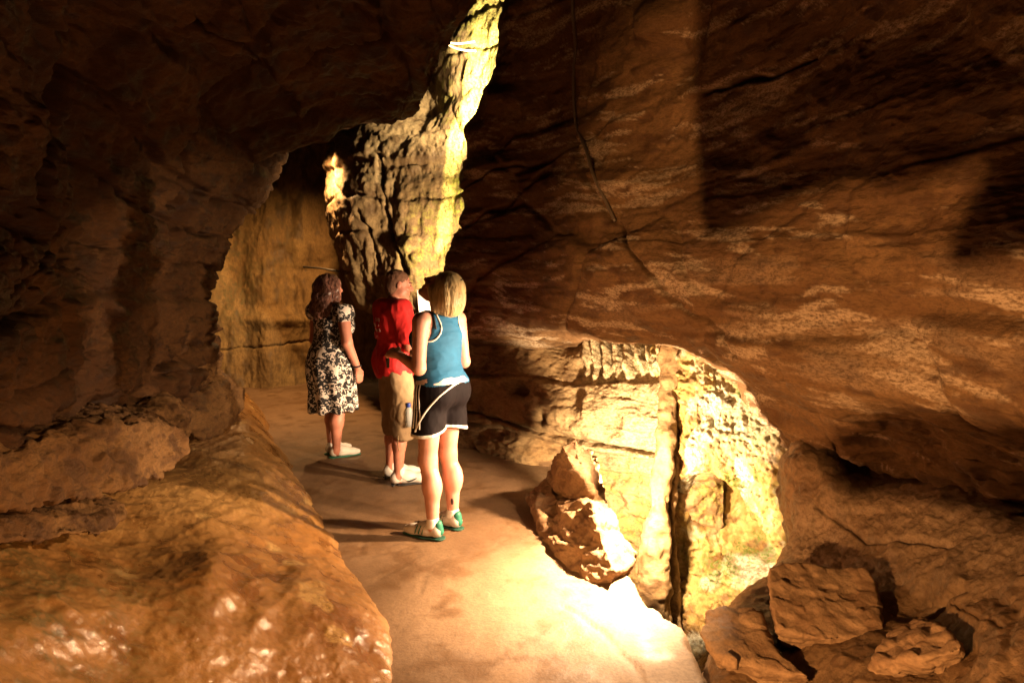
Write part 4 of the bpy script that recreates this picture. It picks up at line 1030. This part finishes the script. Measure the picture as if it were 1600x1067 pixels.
# bob of hair hanging from the tilted head
def hair_mesh(prims, h, lo, hi, fn_disp, post=None):
    V, Fc = solid(prims, h, lo, hi, 0, post); N = normals_of(V, Fc)
    return V + N*fn_disp(V)[:, None], Fc
def TH(*p): return hc + HR@A(*p)
hp = [ell(TH(0,-0.022,0.042),(0.088,0.100,0.088),0.02,HR), ell(hc+A(0,-0.075,-0.01),(0.092,0.070,0.10),0.04), ell(hc+A(0,-0.085,-0.085),(0.100,0.060,0.085),0.04),
      cone(hc+A(-0.078,-0.01,-0.005), hc+A(-0.082,-0.035,-0.115), 0.030, 0.030, 0.03), cone(hc+A(0.078,-0.01,-0.005), hc+A(0.082,-0.035,-0.115), 0.030, 0.030, 0.03)]
def hpost(F):
    F.add(ell(TH(0,0.085,-0.045),(0.066,0.062,0.105),0.008,HR), 0, True)
    clampf(F, lambda x, y, z: 1.415+0.25*(y+0.1)-z)
def hd(V):
    ang = np.arctan2(V[:, 0], -(V[:, 1]+0.03))
    q = np.stack([ang*9, V[:, 2]*2.2, 0*ang], 1)
    return 0.007*fbm(q, 2, 71, ridged=True)+0.004*fbm(q*A(3.5, 1.5, 1), 2, 73)
V, Fc = hair_mesh(hp, 0.006, hc-0.24, hc+0.24, hd, hpost)
hair = mesh_obj('hair', V, Fc, HAIR_B, b)
def strands(root, V, Fc, mat, n, seed, ln=(0.08, 0.16), r=0.0016, wav=0.0, down=1.0, zmin=-9):
    """loose locks lying on the hair, joined as one piece"""
    rg = np.random.default_rng(seed); N = normals_of(V, Fc); VV = []; FF = []; off = 0
    cen = V.mean(0)
    for i in rg.integers(0, len(V), n):
        p = V[i].copy(); nn = N[i]; l = rg.uniform(*ln); m = 7; pts = []
        ph = rg.uniform(0, 6.28)
        for j in range(m):
            pts.append(p + nn*0.002)
            t = A(0, 0, -1)*down + A(*(rg.normal(0, 0.12, 3))); t = t - nn*(t@nn)
            t /= max(np.linalg.norm(t), 1e-6)
            sd = np.cross(t, nn)
            p = p + t*l/m + sd*wav*math.sin(ph+j*1.5)
            k = np.argmin(((V-p)**2).sum(1)); 
            if ((V[k]-p)**2).sum() < 0.0004: p = V[k]+N[k]*0.001; nn = N[k]
        if min(q[2] for q in pts) < zmin: continue
        v, f = tube(np.array(pts), [r*(1-0.6*abs(2*q/(m-1)-1)) for q in range(m)], 4)
        VV.append(v); FF += [[a+off for a in q] for q in f if len(set(q)) == 4]; off += len(v)
    o = mesh_obj('hair_locks', np.concatenate(VV), np.array(FF), mat, root)
    o['kind'] = 'stuff'
HAIR_B2 = plain_mat('pale_blonde_hair', (0.80, 0.62, 0.33), 0.35, 0, 200, 0.2)
strands(hair, V, Fc, HAIR_B2, 800, 5, (0.08, 0.16), 0.0015, 0.001, 1.0)
tube_obj('hair_band', [TH(0.092*math.cos(t), -0.03-0.02*math.sin(t), 0.045+0.092*math.sin(t)) for t in np.linspace(0.0, math.pi, 24)], 0.007, STRAP, hair, 6)
# shoes
for sx, yw, ax_, ay_ in ((-1, 0.25, -0.105, -0.005), (1, 0.05, 0.10, 0.01)):
    so, T = shoe_parts(b, (ax_, ay_), yw, plain_mat('grey_white_shoe', (0.58, 0.50, 0.42), 0.6, 0.2, 150, 0.1), plain_mat('dark_green_sole', (0.012, 0.06, 0.04), 0.6), 0.98)
    for side in (-1, 1):
        for y in (0.02, 0.045, 0.07):
            tube_obj('stripe', [T(side*0.036, y, 0.09), T(side*0.044, y+0.008, 0.065), T(side*0.046, y+0.016, 0.035)], 0.0035, GREEN, so, 6)
    Vh, Fh = solid([cone(T(0,-0.064,0.055), T(0,-0.058,0.10), 0.033, 0.030, 0.01)], 0.006, T(0,-0.07,0.08)-0.08, T(0,-0.07,0.08)+0.08)
    mesh_obj('heel_tab', Vh, Fh, GREEN, so)
    Vh, Fh = solid([cone((ax_, ay_-0.022, 0.09), (ax_, ay_-0.025, 0.125), 0.041, 0.040, 0.01)], 0.006, A(ax_-0.07, ay_-0.1, 0.06), A(ax_+0.07, ay_+0.06, 0.17))
    mesh_obj('sock', Vh, Fh, WHITE, b)
for c in ((-0.139,-0.035,0.215), (0.062,-0.045,0.20)):
    Vh, Fh = solid([ell(c, (0.004,0.012,0.022), 0.004)], 0.003, A(*c)-0.03, A(*c)+0.03)
    mesh_obj('ankle_tattoo', fold(Vh, Fh, 0.002, 60, 9), Fh, INK, b)
# keys in her hand
kb = A(-0.16, 0.30, 1.125)
Vh, Fh = solid([cone(kb, kb+A(0.01,0.01,-0.05), 0.012, 0.009, 0.004), cone(kb+A(-0.01,0,0.02), kb, 0.006, 0.006, 0.004)], 0.003, kb-0.09, kb+0.06)
Mb = np.array(Matrix.Rotation(b.rotation_euler[2], 3, 'Z')); 
kobj = mesh_obj('key_fob', (Vh@Mb.T)+np.array(b.location), Fh, RUB)
tag(kobj, 'small black key fob dangling from the hand of the blonde woman', 'key fob')

# ------------------------------------------------------------------ man in red
m_ = person(620, 752, 0.84, 0.54, 'man in red t-shirt and khaki cargo shorts reading a sheet')
LEGS = []
for sx, fy_ in ((-1, 0.02), (1, 0.0)):
    LEGS += [cone((sx*0.09,0,0.90), (sx*0.10,0.02+fy_,0.49), 0.085, 0.055, 0.05), cone((sx*0.10,0.018+fy_,0.49), (sx*0.105,-0.018+fy_,0.33), 0.052, 0.053, 0.03),
             cone((sx*0.105,-0.018+fy_,0.34), (sx*0.11,-0.03+fy_,0.085), 0.053, 0.034, 0.03), ell((sx*0.11,0.0+fy_,0.06),(0.036,0.08,0.045))]
TORSO = [ell((0,-0.01,0.96),(0.165,0.115,0.13),0.05), ell((0,0.0,1.12),(0.150,0.105,0.14),0.06), ell((0,-0.01,1.30),(0.175,0.118,0.16),0.06), cone((-0.155,-0.015,1.41), (0.155,-0.015,1.41), 0.060, 0.060, 0.05), ell((0,-0.05,1.36),(0.14,0.07,0.12),0.05)]
NECK = [cone((0,-0.02,1.43), (0,0.02,1.53), 0.056, 0.052, 0.03)]
mhc = A(0.0, 0.045, 1.600); MR = frame(-0.28, math.radians(-8))
ARM = [cone((0.19,-0.015,1.40), (0.235,0.03,1.12), 0.054, 0.042, 0.03), cone((0.235,0.03,1.12), (0.135,0.235,1.20), 0.042, 0.029, 0.02),
       cone((-0.19,-0.015,1.40), (-0.23,0.06,1.12), 0.054, 0.042, 0.03), cone((-0.23,0.06,1.12), (-0.06,0.27,1.22), 0.042, 0.029, 0.02)]
HN = hand_prims(A(0.135,0.235,1.20), A(-0.35,0.6,0.55), A(-0.8,-0.2,-0.3), -1, 1.08, 0.8) + hand_prims(A(-0.06,0.27,1.22), A(0.5,0.4,0.5), A(0.6,-0.6,-0.2), 1, 1.08, 0.8)
V, Fc = solid(TORSO+LEGS+NECK+ARM+HN+head_prims(mhc, MR, 1.0, True), 0.0064, (-0.36,-0.26,0.0), (0.36,0.44,1.80))
mesh_obj('body', V, Fc, SKIN2, m_)
SHIRT = TORSO + [cone((sx*0.185,-0.015,1.40), (sx*0.235,0.02,1.17), 0.062, 0.068, 0.04) for sx in (-1, 1)] + [ell((0,-0.01,0.98),(0.178,0.13,0.16),0.06)]
def shirt_post(F):
    clampf(F, lambda x, y, z: np.maximum(0.875+0.015*np.sin(18*x)-z, (z-1.475)))
    clampf(F, lambda x, y, z: np.where(np.abs(x) > 0.19, 1.175-0.15*(np.abs(x)-0.2)-z, -1))
    F.add(cone((0,-0.02,1.40), (0,0.03,1.60), 0.064, 0.068, 0.006), 0, True)
V, Fc = solid(SHIRT, 0.0062, (-0.36,-0.26,0.8), (0.36,0.3,1.55), 0.014, shirt_post)
rs_V = fold(V, Fc, 0.020, 4.5, 81, (1.2, 1.2, 0.7)); rs_V = fold(rs_V, Fc, 0.005, 12, 83)
shirt = mesh_obj('t_shirt', rs_V, Fc, RED, m_)
# worn white print across the back
rg = random.Random(4)
for r in range(3):
    for c in range(4):
        x0 = -0.03+0.030*c+rg.uniform(-.004, .004); z0 = 1.33-0.045*r
        if rg.random() < 0.15: continue
        tube_obj('print_mark', snap([(x0,-0.17,z0+0.012),(x0+0.004,-0.17,z0),(x0+0.002,-0.17,z0-0.014)], rs_V, Fc, 0.001, 6), 0.0032, plain_mat('faded_print', (0.62, 0.40, 0.36), 0.8), shirt, 5)
SHK = [ell((0,-0.01,0.95),(0.170,0.125,0.12),0.05)]
for sx, fy_ in ((-1, 0.02), (1, 0.0)):
    SHK += [cone((sx*0.09,0,0.90), (sx*0.105,0.015+fy_,0.48), 0.098, 0.090, 0.03), cone((sx*0.105,0.015+fy_,0.48), (sx*0.108,0.0+fy_,0.36), 0.088, 0.080, 0.03)]
SHK.append(ell((0.19,0.01,0.60),(0.028,0.065,0.095),0.015)); SHK.append(ell((-0.19,0.03,0.60),(0.028,0.065,0.095),0.015))
V, Fc = solid(SHK, 0.0064, (-0.34,-0.26,0.3), (0.34,0.3,1.1), 0.006, lambda F: clampf(F, lambda x, y, z: np.maximum(0.40+0.02*np.sin(25*x+9*y)-z, z-1.03)))
V = fold(V, Fc, 0.014, 5.5, 91, (1.3, 1.3, 0.8))
mesh_obj('cargo_shorts', V, Fc, KHAKI, m_)
tube_obj('drawstring', spline([(0.16,-0.05,0.45),(0.185,-0.06,0.40),(0.17,-0.055,0.34),(0.18,-0.05,0.30)], 14), 0.004, KHAKI, m_, 6)
def TM(*p): return mhc + MR@A(*p)
mh = [ell(TM(0,-0.020,0.040),(0.079,0.096,0.080),0.02,MR), ell(TM(0,-0.052,-0.015),(0.074,0.058,0.085),0.02,MR)]
def mpost(F):
    F.add(ell(TM(0,0.085,-0.02),(0.085,0.062,0.085),0.008,MR), 0, True)
    for sx in (-1, 1): F.add(ell(TM(sx*0.090,0.0,-0.02),(0.022,0.020,0.036),0.006,MR), 0, True)
V, Fc = hair_mesh(mh, 0.006, mhc-0.2, mhc+0.2, lambda V: 0.005*fbm(V*60, 2, 95), mpost)
mesh_obj('hair', V, Fc, HAIR_S, m_)
for sx in (-1, 1):
    Vh, Fh = solid([ell(TM(sx*0.031,0.084,0.005),(0.011,0.009,0.007),0.004,MR)], 0.0035, TM(sx*0.031,0.085,0.005)-0.03, TM(sx*0.031,0.085,0.005)+0.03)
    mesh_obj('eye', Vh, Fh, RUB, m_)
    tube_obj('eyebrow', [TM(sx*0.014,0.098,0.026), TM(sx*0.034,0.094,0.031), TM(sx*0.052,0.078,0.024)], 0.0045, HAIR_S, m_, 6)
for sx, fy_ in ((-1, 0.03), (1, 0.01)):
    so, T = shoe_parts(m_, (sx*0.11, fy_), -0.25 if sx > 0 else -0.15, SHOE, RUB, 1.1, 'shoe', 'sprung')
    for side in (-1, 1):
        q = [T(side*0.035,0.10,0.055), T(side*0.044,0.055,0.040), T(side*0.046,0.03,0.038), T(side*0.046,0.005,0.050), T(side*0.044,-0.03,0.075)]
        tube_obj('swoosh', spline(q, 14), [0.001+0.0065*math.sin(math.pi*min(1, (i+1)/9.0))*(1 if i < 5 else (1-(i-5)/10)) for i in range(14)], RUB, so, 6)
    Vh, Fh = solid([cone((sx*0.11, fy_-0.022, 0.09), (sx*0.11, fy_-0.025, 0.13), 0.040, 0.039, 0.01)], 0.006, A(sx*0.11-0.07, fy_-0.1, 0.06), A(sx*0.11+0.07, fy_+0.06, 0.18))
    mesh_obj('sock', Vh, Fh, WHITE, m_)
Mm = np.array(Matrix.Rotation(m_.rotation_euler[2], 3, 'Z')); ml = np.array(m_.location)
def MW(*p): return Mm@A(*p)+ml
# water bottle in the leg pocket
bt = empty('water_bottle', tuple(MW(0.232, 0.012, 0.56)))
tag(bt, 'small clear water bottle with blue cap in the shorts pocket', 'bottle')
def lathe(name, prof, mat, parent, n=20):
    V = [(r*math.cos(2*math.pi*j/n), r*math.sin(2*math.pi*j/n), z) for r, z in prof for j in range(n)]
    Fq = [[i*n+j, i*n+(j+1) % n, (i+1)*n+(j+1) % n, (i+1)*n+j] for i in range(len(prof)-1) for j in range(n)]
    return mesh_obj(name, V, Fq, mat, parent)
GL, Ng, Lg, Bg = new_mat('clear_plastic')
Bg.inputs['Base Color'].default_value = (0.75, 0.8, 0.8, 1); Bg.inputs['Roughness'].default_value = 0.12; Bg.inputs['Transmission Weight'].default_value = 0.6
lathe('bottle_body', [(0.001,-0.06),(0.030,-0.06),(0.031,0.055),(0.027,0.075),(0.015,0.092),(0.013,0.10)], GL, bt)
lathe('cap', [(0.0165,0.093),(0.0175,0.097),(0.0175,0.121),(0.015,0.125),(0.001,0.125)], plain_mat('blue_cap', (0.02, 0.05, 0.30), 0.4), bt)
# sheet of paper
pc = MW(0.04, 0.285, 1.42)
nrm = A(0.72, -0.65, 0.15); nrm /= np.linalg.norm(nrm); ux = np.cross(A(0, 0, 1), nrm); ux /= np.linalg.norm(ux); uz = np.cross(nrm, ux)
nn_ = 14; pv = []; pfq = []
for i in range(nn_):
    for j in range(nn_):
        a = (i/(nn_-1)-0.5)*0.216; c = (j/(nn_-1)-0.5)*0.28
        pv.append(pc + ux*a + uz*c + nrm*(0.010*math.cos(a*12)+0.012*c*c*20*0.3))
k0 = len(pv)
pv = pv + [p-nrm*0.0012 for p in pv]
for i in range(nn_-1):
    for j in range(nn_-1):
        q = [i*nn_+j, (i+1)*nn_+j, (i+1)*nn_+j+1, i*nn_+j+1]
        pfq.append(q); pfq.append([k0+z for z in q[::-1]])
sheet = mesh_obj('paper_sheet', np.array(pv), np.array(pfq), PAPER)
tag(sheet, 'blank white sheet of paper held up before the face of the man in red', 'paper')

# ------------------------------------------------------------------ woman in the printed dress
d_ = person(522, 712, 0.62, 0.78, 'woman with long dark hair in black and white printed dress')
LEGS = []
for sx, fy_ in ((-1, 0.06), (1, 0.0)):
    LEGS += [cone((sx*0.09,0,0.88), (sx*0.085,0.02+fy_,0.48), 0.095, 0.058, 0.05), cone((sx*0.085,0.018+fy_,0.48), (sx*0.08,-0.02+fy_,0.33), 0.056, 0.060, 0.03),
             cone((sx*0.08,-0.02+fy_,0.34), (sx*0.08,-0.03+fy_,0.085), 0.060, 0.034, 0.03), ell((sx*0.08,0.0+fy_,0.055),(0.034,0.075,0.04))]
TORSO = [ell((0,-0.02,0.92),(0.205,0.165,0.16),0.06), ell((0,0.0,1.08),(0.175,0.140,0.15),0.06), ell((0,0.0,1.25),(0.178,0.130,0.16),0.06),
         ell((-0.08,0.10,1.22),(0.080,0.075,0.078),0.04), ell((0.08,0.10,1.22),(0.080,0.075,0.078),0.04), cone((-0.15,-0.01,1.375), (0.15,-0.01,1.375), 0.060, 0.060, 0.05), ell((0,0.07,1.02),(0.15,0.11,0.13),0.06)]
NECK = [cone((0,-0.015,1.40), (0,0.0,1.50), 0.056, 0.050, 0.03)]
dhc = A(0, 0.005, 1.565); DR = frame(-0.15, 0.05)
ARM = [cone((0.195,-0.01,1.365), (0.262,-0.02,1.08), 0.060, 0.048, 0.03), cone((0.262,-0.02,1.08), (0.268,0.085,0.845), 0.048, 0.030, 0.02),
       cone((-0.195,-0.01,1.365), (-0.255,0.0,1.08), 0.060, 0.048, 0.03), cone((-0.255,0.0,1.08), (-0.15,0.20,1.02), 0.048, 0.030, 0.02)]
HN = hand_prims(A(0.268,0.085,0.845), A(-0.02,0.22,-1), A(-1,0.1,0.0), 1, 1.0, 0.45) + hand_prims(A(-0.15,0.20,1.02), A(0.8,0.4,0.0), A(0.0,-0.4,-0.8), 1, 1.0, 0.6)
V, Fc = solid(TORSO+LEGS+NECK+ARM+HN+head_prims(dhc, DR), 0.0066, (-0.36,-0.28,0.0), (0.36,0.40,1.75))
mesh_obj('body', V, Fc, SKIN2, d_)
SKT = TORSO + [cone((0,-0.01,0.92), (0,0.0,0.42), 0.175, 0.215, 0.06), ell((0.0,-0.02,0.80),(0.228,0.19,0.22),0.06)] + \
      [ell((sx*0.21,-0.01,1.345),(0.075,0.085,0.085),0.03) for sx in (-1, 1)]
def dress_post(F):
    x, y, z = F.grid()
    clampf(F, lambda x, y, z: np.maximum(0.445-z, z-(1.425-0.25*np.clip(y, 0, 1))))
    clampf(F, lambda x, y, z: np.where(np.abs(x) > 0.205, np.where(z > 1.15, 1.275-z, -1), -1))
    F.add(cone((0,-0.02,1.42), (0,0.05,1.60), 0.075, 0.10, 0.006), 0, True)
V, Fc = solid(SKT, 0.0066, (-0.36,-0.30,0.38), (0.36,0.34,1.55), 0.012, dress_post)
sk = sstep(1.0, 0.5, V[:, 2]) if False else np.clip((1.0-V[:, 2])/0.5, 0, 1)
N = normals_of(V, Fc); ang = np.arctan2(V[:, 1], V[:, 0])
V = V + N*(0.016*sk*np.sin(ang*9+3*fbm(V*3, 2, 101)) + 0.008*fbm(V*A(6, 6, 4), 3, 103, ridged=True))[:, None]
mesh_obj('dress', V, Fc, DRESS, d_)
tube_obj('wristwatch', [A(0.268,0.078,0.862)+0.033*A(math.cos(t), math.sin(t), 0.15*math.sin(t)) for t in np.linspace(0, 2*math.pi, 20)], 0.009, STRAP, d_, 8)
def TD(*p): return dhc + DR@A(*p)
dh = [ell(TD(0,-0.025,0.040),(0.094,0.110,0.092),0.02,DR), ell(dhc+A(0,-0.085,-0.06),(0.105,0.075,0.13),0.04), ell(dhc+A(0,-0.110,-0.17),(0.125,0.062,0.11),0.05),
      cone(dhc+A(-0.085,-0.01,-0.02), dhc+A(-0.105,-0.04,-0.19), 0.040, 0.038, 0.03), cone(dhc+A(0.085,-0.01,-0.02), dhc+A(0.105,-0.04,-0.19), 0.040, 0.038, 0.03)]
def dpost(F):
    F.add(ell(TD(0,0.090,-0.045),(0.070,0.065,0.11),0.008,DR), 0, True)
def ddsp(V):
    ang = np.arctan2(V[:, 0], -(V[:, 1]+0.03))
    q = np.stack([ang*6+0.8*np.sin(V[:, 2]*42+ang*3), V[:, 2]*6, 0*ang], 1)
    return 0.018*fbm(q, 3, 111, ridged=True)+0.006*fbm(V*40, 2, 113)
V, Fc = hair_mesh(dh, 0.0066, dhc-0.34, dhc+0.2, ddsp, dpost)
hair = mesh_obj('hair', V, Fc, HAIR_D, d_)
strands(hair, V, Fc, plain_mat('brown_hair_locks', (0.28, 0.13, 0.09), 0.3, 0, 200, 0.4), 520, 9, (0.10, 0.20), 0.0026, 0.012, 1.0)
for sx, fy_, yw in ((-1, 0.06, 0.0), (1, 0.005, -0.35)):
    so, T = shoe_parts(d_, (sx*0.08, fy_), yw, SHOE, GREEN, 0.98)
